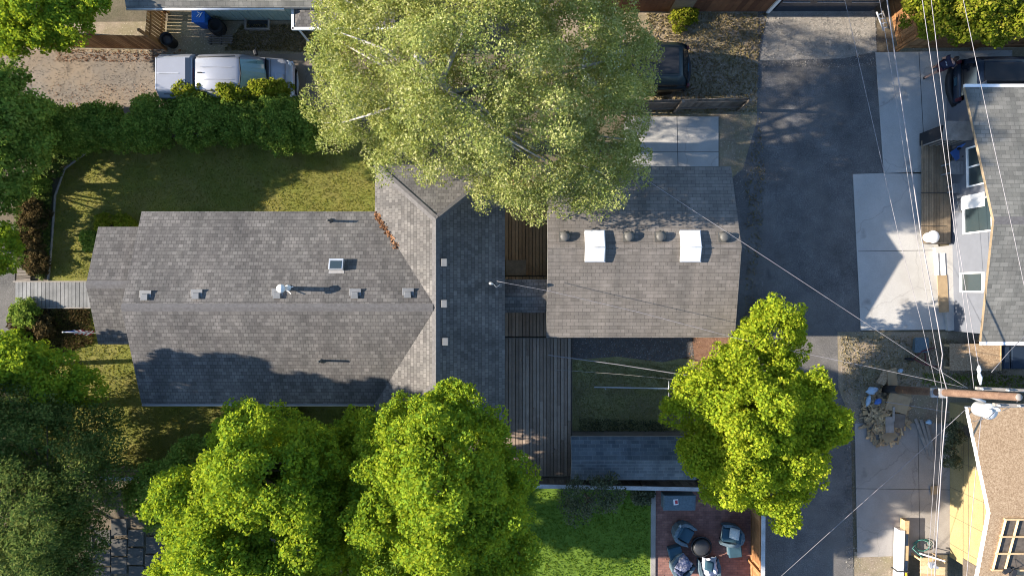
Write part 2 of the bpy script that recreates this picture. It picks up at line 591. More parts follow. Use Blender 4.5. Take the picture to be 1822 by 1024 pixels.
M["s_shingle"] = shingle("shed_shingle", (0.070, 0.088, 0.108), (0.108, 0.128, 0.150), (0.17, 0.18, 0.19), bw=0.32, rh=0.15, mortar=0.009, patch=0.2)
M["e_shingle"] = shingle("neighbour_shingle", (0.125, 0.124, 0.116), (0.178, 0.175, 0.163), (0.085, 0.084, 0.08), bw=0.34, rh=0.17, mortar=0.012, patch=0.15)
M["fascia"] = plain("fascia_paint", (0.30, 0.29, 0.28), 0.6)
M["white"] = plain("white_paint", (0.80, 0.79, 0.77), 0.45, var=0.04)
M["gutter"] = plain("gutter_white", (0.78, 0.77, 0.75), 0.4, var=0.06)
M["siding"] = plain("grey_siding", (0.125, 0.135, 0.158), 0.7, var=0.06)
M["sage"] = plain("sage_siding", (0.30, 0.38, 0.33), 0.7, var=0.06)
M["taupe"] = plain("taupe_siding", (0.26, 0.23, 0.20), 0.75)
M["galv"] = plain("galvanised", (0.55, 0.56, 0.57), 0.4, 0.6, 0.12)
M["dark_metal"] = plain("dark_metal", (0.045, 0.047, 0.05), 0.45, 0.3)
M["vent_grey"] = plain("painted_vent", (0.17, 0.175, 0.18), 0.5, 0.2)
M["grey_metal"] = plain("grey_vent", (0.10, 0.098, 0.092), 0.6, 0.2)
M["wire"] = plain("wire_alloy", (0.25, 0.235, 0.245), 0.45, 0.0, 0.25, 2.0)
M["black_wire"] = plain("black_cable", (0.10, 0.10, 0.11), 0.5, 0.0, 0.1)
M["acrylic"] = plain("white_acrylic", (0.60, 0.61, 0.62), 0.3, 0.0, 0.08)
M["glass"] = glass_mat("window_glass", (0.03, 0.045, 0.05))
M["car_glass"] = glass_mat("car_glass", (0.14, 0.23, 0.21), 0.12)
M["dark_glass"] = glass_mat("dark_glass", (0.012, 0.015, 0.02))
M["deck"] = boards_mat("deck_boards", [(0.1, (0.24, 0.165, 0.115)), (0.5, (0.285, 0.20, 0.14)), (0.9, (0.34, 0.245, 0.175))], grain=.7)
M["grey_boards"] = boards_mat("grey_boards", [(0.1, (0.16, 0.165, 0.17)), (0.9, (0.24, 0.245, 0.25))])
M["tan_boards"] = boards_mat("tan_boards", [(0.1, (0.19, 0.145, 0.095)), (0.9, (0.27, 0.21, 0.14))])
M["fence"] = boards_mat("cedar_boards", [(0.1, (0.20, 0.095, 0.038)), (0.5, (0.27, 0.135, 0.055)), (0.9, (0.35, 0.19, 0.085))])
M["old_fence"] = boards_mat("weathered_boards", [(0.1, (0.10, 0.085, 0.07)), (0.9, (0.19, 0.165, 0.14))])
M["pale_rail"] = boards_mat("pale_rail", [(0.1, (0.36, 0.37, 0.38)), (0.9, (0.47, 0.48, 0.49))])
M["brown_side"] = boards_mat("brown_siding", [(0.1, (0.13, 0.055, 0.028)), (0.9, (0.21, 0.095, 0.045))])
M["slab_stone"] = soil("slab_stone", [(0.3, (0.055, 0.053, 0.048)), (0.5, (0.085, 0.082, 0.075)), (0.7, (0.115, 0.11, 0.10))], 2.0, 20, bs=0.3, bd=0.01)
M["osb"] = soil("osb", [(0.32, (0.18, 0.115, 0.065)), (0.5, (0.315, 0.22, 0.135)), (0.68, (0.49, 0.37, 0.245))], 9, 18, bs=0.2, bd=0.004)
M["sheathing"] = soil("wall_sheathing", [(0.3, (0.22, 0.165, 0.075)), (0.5, (0.30, 0.23, 0.11)), (0.7, (0.38, 0.30, 0.16))], 0.8, 20, bs=0.05, bd=0.003)
M["lumber"] = boards_mat("fresh_lumber", [(0.1, (0.45, 0.30, 0.15)), (0.9, (0.62, 0.45, 0.26))])
M["pole"] = soil("pole_wood", [(0.3, (0.075, 0.045, 0.032)), (0.5, (0.145, 0.088, 0.06)), (0.7, (0.22, 0.15, 0.105))], 1.2, 14, bs=0.3, bd=0.01)
M["pole_grey"] = plain("grey_timber", (0.26, 0.235, 0.21), 0.9, var=0.25)
M["brick"] = shingle("patio_brick", (0.20, 0.10, 0.085), (0.28, 0.145, 0.12), (0.12, 0.085, 0.08), bw=0.21, rh=0.105, mortar=0.008, patch=0.15)
M["card"] = plain("cardboard", (0.32, 0.235, 0.14), 0.9, var=0.18)
M["silver"] = plain("silver_paint", (0.30, 0.31, 0.34), 0.28, 0.25, 0.03)
M["tonneau"] = plain("black_plastic", (0.022, 0.023, 0.026), 0.6, 0.0)
M["dark_paint"] = plain("dark_blue_paint", (0.022, 0.034, 0.055), 0.25, 0.1, 0.05)
M["green_black"] = plain("dark_green_paint", (0.028, 0.042, 0.045), 0.35, 0.1, 0.1)
M["maroon"] = plain("maroon_trim", (0.10, 0.02, 0.025), 0.4)
M["rubber"] = plain("tyre_rubber", (0.02, 0.02, 0.021), 0.85)
M["blue_bin"] = plain("blue_plastic", (0.02, 0.13, 0.48), 0.5)
M["blue_cloth"] = plain("blue_cloth", (0.06, 0.15, 0.42), 0.9)
M["wicker"] = plain("blue_grey_wicker", (0.085, 0.125, 0.15), 0.8, 0.0, 0.25, 14)
M["cushion"] = plain("teal_cushion", (0.03, 0.075, 0.105), 0.9)
M["pillow"] = soil("patterned_pillow", [(0.35, (0.16, 0.26, 0.30)), (0.5, (0.42, 0.45, 0.44)), (0.66, (0.55, 0.50, 0.44))], 9, 14, bs=0.05, bd=0.003)
M["throw"] = soil("striped_throw", [(0.35, (0.03, 0.04, 0.10)), (0.5, (0.10, 0.12, 0.20)), (0.62, (0.50, 0.46, 0.45))], 6, 10, bs=0.3, bd=0.01)
M["pale_throw"] = soil("pale_throw", [(0.35, (0.30, 0.32, 0.38)), (0.5, (0.45, 0.47, 0.52)), (0.66, (0.60, 0.60, 0.62))], 6, 12, bs=0.4, bd=0.012)
M["red"] = plain("red_print", (0.42, 0.05, 0.07), 0.6)
M["flag_blue"] = plain("flag_blue", (0.03, 0.05, 0.20), 0.85)
M["skin"] = plain("skin", (0.42, 0.25, 0.18), 0.6, var=0.05)
M["hair"] = plain("dark_hair", (0.03, 0.02, 0.018), 0.7)
M["navy"] = plain("navy_cloth", (0.02, 0.022, 0.05), 0.9)
M["shorts"] = plain("maroon_cloth", (0.09, 0.03, 0.04), 0.9)
M["green_hose"] = plain("teal_hose", (0.06, 0.20, 0.17), 0.5)
M["bark"] = plain("bark", (0.10, 0.082, 0.066), 0.95, var=0.3, scale=8)
M["pale_bark"] = plain("pale_bark", (0.29, 0.275, 0.24), 0.9, var=0.2, scale=6)
M["maple"] = leaf_mat("maple_leaf", [(0.12, (0.105, 0.19, 0.022)), (0.42, (0.235, 0.325, 0.025)), (0.68, (0.37, 0.41, 0.03)), (0.90, (0.52, 0.48, 0.06)), (0.97, (0.34, 0.22, 0.07))], 0.45, (0.44, 0.49, 0.02))
M["maple_deep"] = leaf_mat("maple_leaf_deep", [(0.12, (0.080, 0.17, 0.030)), (0.42, (0.185, 0.295, 0.030)), (0.68, (0.31, 0.37, 0.03)), (0.90, (0.46, 0.44, 0.06)), (0.97, (0.32, 0.21, 0.07))], 0.45, (0.39, 0.46, 0.02))
M["aspen"] = leaf_mat("aspen_leaf", [(0.12, (0.085, 0.135, 0.03)), (0.38, (0.21, 0.255, 0.075)), (0.62, (0.36, 0.37, 0.13)), (0.9, (0.62, 0.58, 0.34))], 0.38, (0.36, 0.38, 0.05), 1.2)
M["hedge"] = leaf_mat("hedge_leaf", [(0.15, (0.085, 0.155, 0.028)), (0.5, (0.19, 0.275, 0.044)), (0.9, (0.34, 0.37, 0.075))], 0.42)
M["bright_hedge"] = leaf_mat("bright_hedge_leaf", [(0.15, (0.11, 0.15, 0.014)), (0.5, (0.20, 0.23, 0.018)), (0.9, (0.34, 0.28, 0.05))], 0.4)  # yellower hedge leaf; also carries the sunlit tone of the hedge top
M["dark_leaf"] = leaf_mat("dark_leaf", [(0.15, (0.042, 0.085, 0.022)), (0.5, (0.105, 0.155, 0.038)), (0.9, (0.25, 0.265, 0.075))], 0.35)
M["olive"] = leaf_mat("olive_leaf", [(0.15, (0.045, 0.058, 0.032)), (0.5, (0.10, 0.115, 0.065)), (0.9, (0.20, 0.20, 0.12))], 0.25)
M["rust_leaf"] = leaf_mat("rusty_leaf", [(0.15, (0.040, 0.030, 0.014)), (0.5, (0.080, 0.060, 0.026)), (0.9, (0.15, 0.105, 0.05))], 0.25)
M["litter"] = leaf_mat("dry_litter", [(0.15, (0.16, 0.07, 0.03)), (0.5, (0.30, 0.15, 0.075)), (0.9, (0.46, 0.30, 0.19))], 0.2)

M["stone_chip"] = leaf_mat("stone_chip", [(0.15, (0.10, 0.095, 0.085)), (0.5, (0.26, 0.245, 0.22)), (0.9, (0.45, 0.43, 0.39))], 0.0)

# ------------------------------------------------------------------ ground and paving
g = MB()
g.poly([(-160, -160, 0), (160, -160, 0), (160, 160, 0), (-160, 160, 0)])
kind(g.build("ground", M["soil"]), "structure")
ground_sheet("driveway", [(-260, 92), (150, 90), (580, 94), (640, 150), (640, 215), (-260, 215)], 0.004, M["drive"])
ground_sheet("dirt_yard", [(60, 40), (640, 36), (640, 96), (290, 96), (60, 90)], 0.008, M["dry_dirt"])
ground_sheet("dirt_lot", [(1000, 20), (1372, 20), (1352, 92), (1349, 215), (1330, 335), (1280, 335), (1280, 208), (1000, 208)], 0.008, M["dry_dirt"])
ground_sheet("alley", [(1352, -260), (1552, -260), (1560, 95), (1576, 312), (1517, 312), (1532, 592), (1505, 640), (1514, 750), (1524, 1300), (1345, 1300), (1345, 650), (1296, 604), (1296, 322), (1322, 300), (1347, 215)], 0.012, M["alley"])
ground_sheet("sunlit_gravel", [(1366, 18), (1556, 18), (1560, 92), (1500, 104), (1352, 108)], 0.016, M["gravel"])  # paler than the alley: sunlight on the gravel put into the colour
ground_sheet("dirt_strip", [(1490, 590), (1850, 590), (1850, 735), (1660, 760), (1515, 752), (1492, 690)], 0.016, M["dry_dirt"])
ground_sheet("dirt_verge", [(1520, 980), (1600, 986), (1600, 1300), (1520, 1300)], 0.020, M["dry_dirt"])
ground_sheet("sand_strip", [(1600, 86), (1860, 84), (1860, 104), (1600, 100)], 0.02, M["dry_dirt"])
pads = [("concrete_pad", [(1557, 94), (1800, 90), (1800, 250), (1640, 262), (1645, 309), (1572, 309)], "concrete"),
        ("concrete_pad", [(1517, 310), (1648, 306), (1692, 586), (1531, 587)], "concrete"),
        ("concrete_pad", [(1520, 752), (1690, 752), (1692, 984), (1525, 990)], "old_concrete"),
        ("concrete_apron", [(1110, 208), (1278, 208), (1278, 300), (1110, 300)], "concrete")]
for nme, pp, mm in pads:
    slab(nme, pp, 0.04, M[mm])
# joints sawn in the slabs: narrow dark strips of filler
m = MB()
def joint(a, b, w=0.022, z=0.044):
    a, b = P(*a, 0), P(*b, 0)
    s = Vector((-(b - a).y, (b - a).x, 0)).normalized() * w / 2
    m.poly([(a + s).to_tuple()[:2] + (z,), (a - s).to_tuple()[:2] + (z,), (b - s).to_tuple()[:2] + (z,), (b + s).to_tuple()[:2] + (z,)])
joint((1634, 94), (1643, 258)); joint((1526, 447), (1668, 445)); joint((1522, 868), (1690, 870)); joint((1632, 752), (1636, 984))
joint((1204, 208), (1206, 300)); joint((1110, 270), (1278, 270))
for o in (m.build("concrete_joint", M["dark_metal"]),):
    kind(o, "structure")
ground_sheet("lawn", [(84, 500), (92, 430), (99, 345), (116, 298), (160, 266), (260, 246), (700, 240), (700, 400), (300, 470), (160, 500)], 0.02, M["lawn"])
ground_sheet("lawn", [(90, 548), (260, 548), (700, 640), (700, 842), (60, 842)], 0.02, M["lawn"])
ground_sheet("lawn", [(1016, 628), (1260, 640), (1260, 782), (1016, 782)], 0.02, M["rough_grass"])
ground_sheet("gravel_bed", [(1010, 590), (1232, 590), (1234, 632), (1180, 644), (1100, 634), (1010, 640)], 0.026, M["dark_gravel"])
ground_sheet("mulch_bed", [(1230, 590), (1345, 590), (1345, 760), (1240, 720), (1236, 640)], 0.026, M["mulch"])
ground_sheet("turf_lawn", [(640, 866), (1160, 870), (1158, 1300), (640, 1300)], 0.02, M["turf"])
slab("brick_patio", [(1166, 868), (1344, 868), (1342, 1300), (1164, 1300)], 0.05, M["brick"])
slab("patio_kerb", [(1158, 868), (1166, 868), (1164, 1300), (1156, 1300)], 0.10, M["old_concrete"])
ground_sheet("street_path", [(-60, 380), (26, 400), (28, 600), (-60, 640)], 0.02, M["alley"])

def scatter(name, px, n, mat, size, h, label=None, cat=None, zoff=0.0, kindv="stuff"):
    """many small blades or flakes over a pixel polygon, as one object of stuff"""
    poly = [P(x, y) for x, y in px]
    xs = [p.x for p in poly]; ys = [p.y for p in poly]
    q = np.column_stack([RNG.uniform(min(xs), max(xs), n * 2), RNG.uniform(min(ys), max(ys), n * 2)])
    ins = np.zeros(len(q), bool)
    j = len(poly) - 1
    for i in range(len(poly)):
        a, b = poly[i], poly[j]
        c = ((a.y > q[:, 1]) != (b.y > q[:, 1])) & (q[:, 0] < (b.x - a.x) * (q[:, 1] - a.y) / (b.y - a.y + 1e-12) + a.x)
        ins ^= c
        j = i
    q = q[ins][:n]
    c = np.column_stack([q, RNG.uniform(0.02, h, len(q)) + zoff])
    nr = unit(RNG.normal(size=(len(q), 3)) * np.array([1, 1, 0.45]) + np.array([0, 0, 0.35]))
    o = leaf_object(name, c, nr, size * RNG.uniform(0.6, 1.4, len(q)), mat, None, 0.16)
    kind(o, kindv)
    if label:
        o["label"] = label; o["category"] = cat
    return o

scatter("grass", [(90, 495), (99, 345), (116, 298), (160, 266), (260, 250), (700, 244), (700, 390), (300, 460), (160, 495)], 30000, M["blade"], 0.065, 0.05, "short green lawn grass north of the big grey roof", "grass")
scatter("grass", [(100, 552), (260, 560), (660, 700), (660, 838), (80, 838)], 24000, M["blade"], 0.075, 0.06, "yellowing lawn grass along the south side of the house", "grass")
scatter("grass", [(1020, 640), (1250, 650), (1250, 778), (1020, 778)], 12000, M["yard_blade"], 0.08, 0.05, "thin rough grass in the courtyard beside the long deck", "grass")
scatter("grass", [(650, 872), (1154, 876), (1154, 1200), (650, 1200)], 34000, M["turf_blade"], 0.09, 0.05, "bright green dense turf beside the brick patio", "grass")
scatter("dry_grass", [(1150, 24), (1366, 24), (1350, 92), (1345, 200), (1160, 205)], 7000, M["dry_blade"], 0.11, 0.08, "dry tufted grass on the dirt lot beside the alley", "grass")
scatter("dry_grass", [(430, 44), (640, 44), (640, 100), (520, 92), (400, 90)], 4500, M["dry_blade"], 0.12, 0.09, "dry weeds in front of the sage green house wall", "grass")
scatter("dry_grass", [(1495, 596), (1690, 600), (1800, 660), (1800, 690), (1500, 700)], 3000, M["dry_blade"], 0.10, 0.05, "dry weeds on the dirt strip around the utility pole", "grass")
scatter("weeds", [(1640, 662), (1830, 668), (1830, 690), (1640, 684)], 800, M["hedge"], 0.12, 0.10, "green weeds between the plywood platform and the pole", "grass")
scatter("ground_cover", [(1030, 742), (1190, 748), (1190, 780), (1030, 780)], 1300, M["olive"], 0.12, 0.16, "low leafy weeds growing along the blue shed roof", "ground cover")
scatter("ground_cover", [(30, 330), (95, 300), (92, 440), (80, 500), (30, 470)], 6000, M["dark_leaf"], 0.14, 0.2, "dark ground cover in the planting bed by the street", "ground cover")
scatter("ground_cover", [(20, 545), (160, 548), (170, 610), (60, 640), (10, 620)], 5000, M["rust_leaf"], 0.13, 0.15, "brownish ground cover south of the boardwalk", "ground cover")
scatter("leaf_litter", [(1010, 596), (1300, 596), (1300, 650), (1010, 640)], 1500, M["litter"], 0.07, 0.03, "dead leaves scattered on the gravel below the garage eave", "leaf litter")
scatter("leaf_litter", [(100, 88), (330, 88), (330, 110), (100, 110)], 900, M["litter"], 0.08, 0.03, "dead leaves along the cedar picket fence by the driveway", "leaf litter")

scatter("leaf_litter", [(1016, 605), (1230, 605), (1230, 780), (1016, 780)], 260, M["litter"], 0.06, 0.04, "fallen leaves over the rough courtyard grass", "leaf litter")
scatter("leaf_litter", [(100, 270), (660, 255), (660, 372), (110, 480)], 240, M["litter"], 0.06, 0.05, "fallen leaves over the north lawn", "leaf litter")
scatter("loose_gravel", [(1296, 200), (1352, 120), (1362, 300), (1345, 1000), (1330, 1000), (1322, 560)], 2600, M["stone_chip"], 0.06, 0.025, "loose stones along the west edge of the alley", "gravel")
scatter("loose_gravel", [(1490, 590), (1535, 588), (1530, 760), (1530, 1010), (1505, 1010), (1500, 700)], 2600, M["stone_chip"], 0.06, 0.025, "loose stones along the east edge of the alley", "gravel")
scatter("loose_gravel", [(1350, 24), (1560, 24), (1560, 120), (1350, 120)], 4200, M["stone_chip"], 0.06, 0.025, "loose stones in front of the dark overhead door", "gravel")
scatter("loose_gravel", [(-20, 92), (280, 92), (280, 200), (-20, 200)], 2600, M["stone_chip"], 0.05, 0.02, "loose stones on the driveway behind the pickup", "gravel")
scatter("leaf_litter", [(20, 150), (290, 150), (290, 205), (20, 205)], 500, M["litter"], 0.07, 0.03, "fallen leaves on the driveway along the hedge", "leaf litter")
scatter("weeds", [(1326, 320), (1352, 200), (1362, 330), (1340, 560), (1326, 560)], 500, M["dry_blade"], 0.12, 0.08, "sparse weeds between the garage and the alley", "grass")
scatter("leaf_litter", [(1170, 880), (1340, 880), (1340, 1024), (1170, 1024)], 160, M["litter"], 0.06, 0.02, "few fallen leaves on the brick patio", "leaf litter", 0.05)
scatter("leaf_litter", [(905, 610), (1012, 610), (1012, 840), (905, 840)], 160, M["litter"], 0.06, 0.02, "few fallen leaves on the long deck", "leaf litter", 0.35)
# curved stone edging round the north lawn
m = MB()
ed = [(86, 498), (92, 432), (98, 348), (115, 300), (158, 268), (225, 252)]
m.tube([P(x, y, 0.03) for x, y in ed], 0.055, 6)
tag(m.build("lawn_edging", M["pole_grey"]), "curved grey stone edging between the north lawn and the planting bed", "edging")

# ------------------------------------------------------------------ main house
he, hr = 3.2, 4.55
xw, xe = -14.30, -5.29
yn, ys, yr = 2.95, -4.46, -0.72
cw, ce, cr_, cn, cs = -5.29, -0.28, -2.78, 4.75, -5.82
rn, rs = 2.51, -3.55
house = thing("house", "long house with grey shingle gable and hipped cross wing, biggest roof in the photo", "house", (-8, -0.7, 0))
V = Vector
roof_mesh("roof", [
    [V((xw, yn, he)), V((xw, yr, hr)), V((cr_, yr, hr)), V((xe, yn, he))],
    [V((xw, ys, he)), V((xe, ys, he)), V((cr_, yr, hr)), V((xw, yr, hr))],
    [V((cw, cn, he)), V((cr_, rn, hr)), V((ce, cn, he))],
    [V((ce, cn, he)), V((cr_, rn, hr)), V((cr_, yr, hr)), V((cr_, rs, hr)), V((ce, cs, he))],
    [V((cw, cs, he)), V((ce, cs, he)), V((cr_, rs, hr))],
    [V((cw, cn, he)), V((xe, yn, he)), V((cr_, yr, hr)), V((cr_, rn, hr))],
    [V((cw, cs, he)), V((cr_, rs, hr)), V((cr_, yr, hr)), V((xe, ys, he))],
], M["shingle"], M["fascia"], house)
ridge_cap((xw, yr, hr), (cr_ - .1, yr, hr), 0.37, house, M["cap"])
ridge_cap((cr_, rn, hr), (cr_, rs, hr), 0.54, house, M["cap"])
for a in ((cw, cn, he), (ce, cn, he)):
    ridge_cap(a, (cr_, rn, hr), 0.25, house, M["cap"], 0.13)
for a in ((cw, cs, he), (ce, cs, he)):
    ridge_cap(a, (cr_, rs, hr), 0.25, house, M["cap"], 0.13)
px0, pn, ps, pr, pe, ph = -16.10, 2.38, -2.19, 0.12, 3.0, 3.75
roof_mesh("porch_roof", [
    [V((px0, pn, pe)), V((px0, pr, ph)), V((xw + .25, pr, ph)), V((xw + .25, pn, pe))],
    [V((px0, ps, pe)), V((xw + .25, ps, pe)), V((xw + .25, pr, ph)), V((px0, pr, ph))]], M["shingle"], M["fascia"], house)
ridge_cap((px0, pr, ph), (xw + .1, pr, ph), 0.32, house, M["cap"])
bx0, bx1, bn, bs_, brz = -0.55, 1.40, 0.34, -0.98, -0.33
roof_mesh("breezeway_roof", [
    [V((bx0, bn, 2.55)), V((bx0, brz, 2.85)), V((bx1, brz, 2.85)), V((bx1, bn, 2.55))],
    [V((bx0, bs_, 2.55)), V((bx1, bs_, 2.55)), V((bx1, brz, 2.85)), V((bx0, brz, 2.85))]], M["shingle"], M["fascia"], house, 0.1)
m = MB()
wall_ring(m, [(xw + .45, ys + .45), (cw + .45, ys + .45), (cw + .45, cs + .45), (ce - .45, cs + .45), (ce - .45, cn - .45), (cw + .45, cn - .45), (cw + .45, yn - .45), (xw + .45, yn - .45)], 0, he + 0.02)
m.poly([(xw + .45, ys + .45, he), (xw + .45, yr, hr - .22), (xw + .45, yn - .45, he)][::-1])
wl = m.build("wall", M["sage"], house)
for (x, y, w, ax) in ((-11.5, ys + .45, 1.4, 0), (-8.2, ys + .45, 1.6, 0), (-11, yn - .45, 1.5, 0), (-7.8, yn - .45, 1.2, 0), (ce - .45, 2.4, 1.3, 1), (ce - .45, -3.2, 1.8, 1)):
    sgn = -1 if y == ys + .45 else 1
    m = MB(); m2 = MB()
    if ax == 0:
        m.box((x, y + sgn * .03, 1.6), (w + .16, .06, 1.36)); m2.box((x, y + sgn * .05, 1.6), (w, .06, 1.2))
    else:
        m.box((x + .03, y, 1.6), (.06, w + .16, 1.36)); m2.box((x + .05, y, 1.6), (.06, w, 1.2))
    f_ = m.build("window", M["white"], house)
    m2.build("pane", M["glass"], f_)
for q in ((px0 + .2, pn - .2), (px0 + .2, ps + .2)):
    m = MB(); m.box((q[0], q[1], 1.45), (.14, .14, 2.9)); m.build("porch_post", M["white"], house)
m = MB(); m.box(((px0 + xw) / 2 + .3, pr, .15), (1.7, 4.1, .3)); m.build("porch_floor", M["grey_boards"], house)
m = MB()
m.tube([(xw, ys - .06, he - .06), (cw - .05, ys - .06, he - .06)], .055, 6)
m.build("gutter", M["fascia"], house)

def zmain(x, y):
    if x < cr_:
        zr = hr - abs(y - yr) / (yn - yr) * (hr - he)
        zc = hr - (cr_ - x) / (cr_ - cw) * (hr - he)
        return max(zr, zc) if x > cw else zr
    return hr - (x - cr_) / (ce - cr_) * (hr - he)

def on_roof(px, py, zf, z0=4.2):
    z = z0
    for _ in range(6):
        p = P(px, py, z)
        z = zf(p.x, p.y)
    return P(px, py, z)

def roof_vent(p, parent, mat, s=0.36, h=0.17):
    m = MB()
    m.box((p.x, p.y, p.z + .01), (s + .16, s + .18, .012))
    m.hexa([(p.x - s / 2, p.y - s / 2, p.z - .08), (p.x + s / 2, p.y - s / 2, p.z - .08), (p.x + s / 2, p.y + s / 2, p.z - .1), (p.x - s / 2, p.y + s / 2, p.z - .1)],
           [(p.x - s / 2, p.y - s / 2, p.z + h), (p.x + s / 2, p.y - s / 2, p.z + h), (p.x + s / 2 - .03, p.y + s / 2 - .05, p.z + h - .06), (p.x - s / 2 + .03, p.y + s / 2 - .05, p.z + h - .06)])
    return m.build("roof_vent", mat, parent, 0.01)

for q in ((259, 527), (350, 525), (494, 524), (632, 524), (726, 523)):
    roof_vent(on_roof(*q, zmain), house, M["vent_grey"], 0.27, 0.14)
for q in ((791, 467), (791, 540), (793, 607)):
    p = on_roof(*q, zmain)
    m = MB()
    m.box((p.x, p.y, p.z + .03), (.20, .28, .22))
    m.build("roof_vent", M["vent_grey"], house, 0.01)
for q in ((588, 393), (572, 641)):
    p = on_roof(*q, zmain)
    m = MB()
    m.lathe((p.x, p.y, p.z - .05), [(.11, 0), (.10, .07), (.045, .12), (.045, .5), (.03, .5)], 10)
    m.build("vent_pipe", M["grey_metal"], house)
p = on_roof(512, 513, zmain)
m = MB()
m.lathe((p.x, p.y, p.z - .05), [(.15, 0), (.10, .1), (.085, .12), (.085, .72), (.15, .74), (.16, .80), (.08, .88), (.02, .9)], 14)
m.box((p.x + .12, p.y + .05, p.z + .2), (.4, .025, .025), 0.1, 0, 0, -.5)
m.box((p.x + .1, p.y - .12, p.z + .2), (.3, .025, .025), -.6, 0, 0, -.5)
m.build("flue", M["white"], house)
p = on_roof(600, 471, zmain)
sr = -math.atan2(hr - he, yn - yr)
sk = MB(); sk.box((p.x, p.y, p.z + .08), (.54, .42, .24), 0, 0, sr)
sko = sk.build("skylight", M["galv"], house, .01)
sk = MB(); sk.box((p.x, p.y + .005, p.z + .205), (.43, .31, .02), 0, 0, sr)
sk.build("pane", M["glass"], sko)
sk = MB(); sk.box((p.x, p.y - .27, p.z + .11 - .01), (.58, .10, .02), 0, 0, sr)
sk.build("flashing", M["fascia"], sko)
p = on_roof(878, 505, zmain)
m = MB()
mast_top = Vector((p.x, p.y + .02, p.z + .75))
m.tube([(p.x, p.y, p.z - .1), (p.x, p.y, p.z + .7), mast_top + V((-.06, 0, .04)), mast_top + V((-.12, 0, -.02))], [.035, .035, .06, .05], 8)
m.tube([mast_top + V((0, 0, -.06)), mast_top + V((.12, -.14, -.18)), mast_top + V((.25, -.06, -.12))], .015, 5)
m.build("service_mast", M["galv"], house)
# dead leaves lying in the valley
lv = []
for i in range(230):
    t = random.random()
    a = V((xe, yn, he)).lerp(V((cr_, yr, hr)), .03 + .36 * t)
    a += V((random.gauss(-.03, .05), random.gauss(0, .06), 0))
    a.z = zmain(a.x, a.y) + random.uniform(.01, .05)
    lv.append(tuple(a))
lv = np.array(lv)
o = leaf_object("leaf_litter", lv, unit(RNG.normal(size=(len(lv), 3)) * .5 + np.array([0, 0, 1])), .085 * RNG.uniform(.6, 1.4, len(lv)), M["litter"], None, .35)
kind(o, "stuff"); tag(o, "drift of rusty dead leaves in the roof valley of the house", "leaf litter")

# ------------------------------------------------------------------ garage
gx0, gx1, gn, gs, gr, ghe, ghr = 1.36, 8.72, 4.78, -1.95, 1.53, 2.7, 3.62
garage = thing("garage", "detached garage with brown grey three-tab roof and two white ridge skylights", "garage", (5, 1.4, 0))
roof_mesh("roof", [
    [V((gx0, gn, ghe)), V((gx0, gr, ghr)), V((gx1, gr, ghr)), V((gx1 - .1, gn, ghe))],
    [V((gx0, gs, ghe)), V((gx1 + .05, gs, ghe)), V((gx1, gr, ghr)), V((gx0, gr, ghr))]], M["g_shingle"], M["fascia"], garage)
ridge_cap((gx0, gr, ghr), (gx1, gr, ghr), .27, garage, M["g_shingle"])
m = MB()
gw = [(gx0 + .35, gs + .4), (gx1 - .4, gs + .4), (gx1 - .4, gn - .4), (gx0 + .35, gn - .4)]
wall_ring(m, gw, 0, ghe)
for x, fl in ((gx1 - .4, 1), (gx0 + .35, -1)):
    t3 = [(x, gs + .4, ghe), (x, gn - .4, ghe), (x, gr, ghr - .14)]
    m.poly(t3 if fl > 0 else t3[::-1])
m.build("wall", M["taupe"], garage)
m = MB()
for k in range(4):
    m.box((gx1 - .37, gr, .3 + k * .56), (.05, 4.6, .54))
m.build("overhead_door", M["white"], garage, .01)
m = MB(); m.box((3, gn - .37, 1.0), (.9, .06, 2.0)); dd_ = m.build("door", M["white"], garage)
m = MB(); m.ell((3.35, gn - .31, 1.0), (.03, .03, .03), 8, 6); m.build("handle", M["dark_metal"], dd_)
def zgar(x, y):
    return ghr - abs(y - gr) / (gn - gr) * (ghr - ghe)
for q in ((1005, 421), (1119, 421), (1175, 421), (1288, 422)):
    p = on_roof(*q, zgar, 3.6)
    m = MB()
    m.lathe((p.x, p.y, p.z - .04), [(.24, .03), (.15, .06), (.15, .14), (.19, .15), (.19, .21), (.10, .25), (.02, .26)], 4 + 4)
    m.box((p.x, p.y, p.z + .02), (.46, .4, .02), 0, 0, -.28)
    m.build("roof_vent", M["grey_metal"], garage)
for a, b in ((1043, 1077), (1214, 1249)):
    x0, x1 = P(a, 437, ghr + .2).x, P(b, 437, ghr + .2).x
    y0, y1 = P(a, 465, ghr).y, P(a, 410, ghr).y
    zc = ghr
    m = MB()
    up = .17
    prof = [(y0, zgar(0, y0) - .05), (y0, zgar(0, y0) + up), (gr, ghr + up + .05), (y1, zgar(0, y1) + up), (y1, zgar(0, y1) - .05)]
    m.loft([[V((x0, y, z)) for y, z in prof], [V((x1, y, z)) for y, z in prof]], 0, False)
    sk = m.build("skylight", M["acrylic"], garage, .02)
    m = MB()
    for yy, zz in ((y0, zgar(0, y0) + up), (y1, zgar(0, y1) + up)):
        m.box(((x0 + x1) / 2, yy, zz - .06), (x1 - x0 + .06, .05, .05))
    for xx in (x0, x1):
        for ya, yb in ((y0, gr), (gr, y1)):
            za = zgar(0, ya) + .09; zb = zgar(0, yb) + .09
            m.tube([(xx, ya, za), (xx, yb, zb)], .03, 4, 0, False)
    m.tube([(x0 - .02, gr, ghr + up + .055), (x1 + .02, gr, ghr + up + .055)], .018, 5)
    m.build("frame", M["galv"], sk)

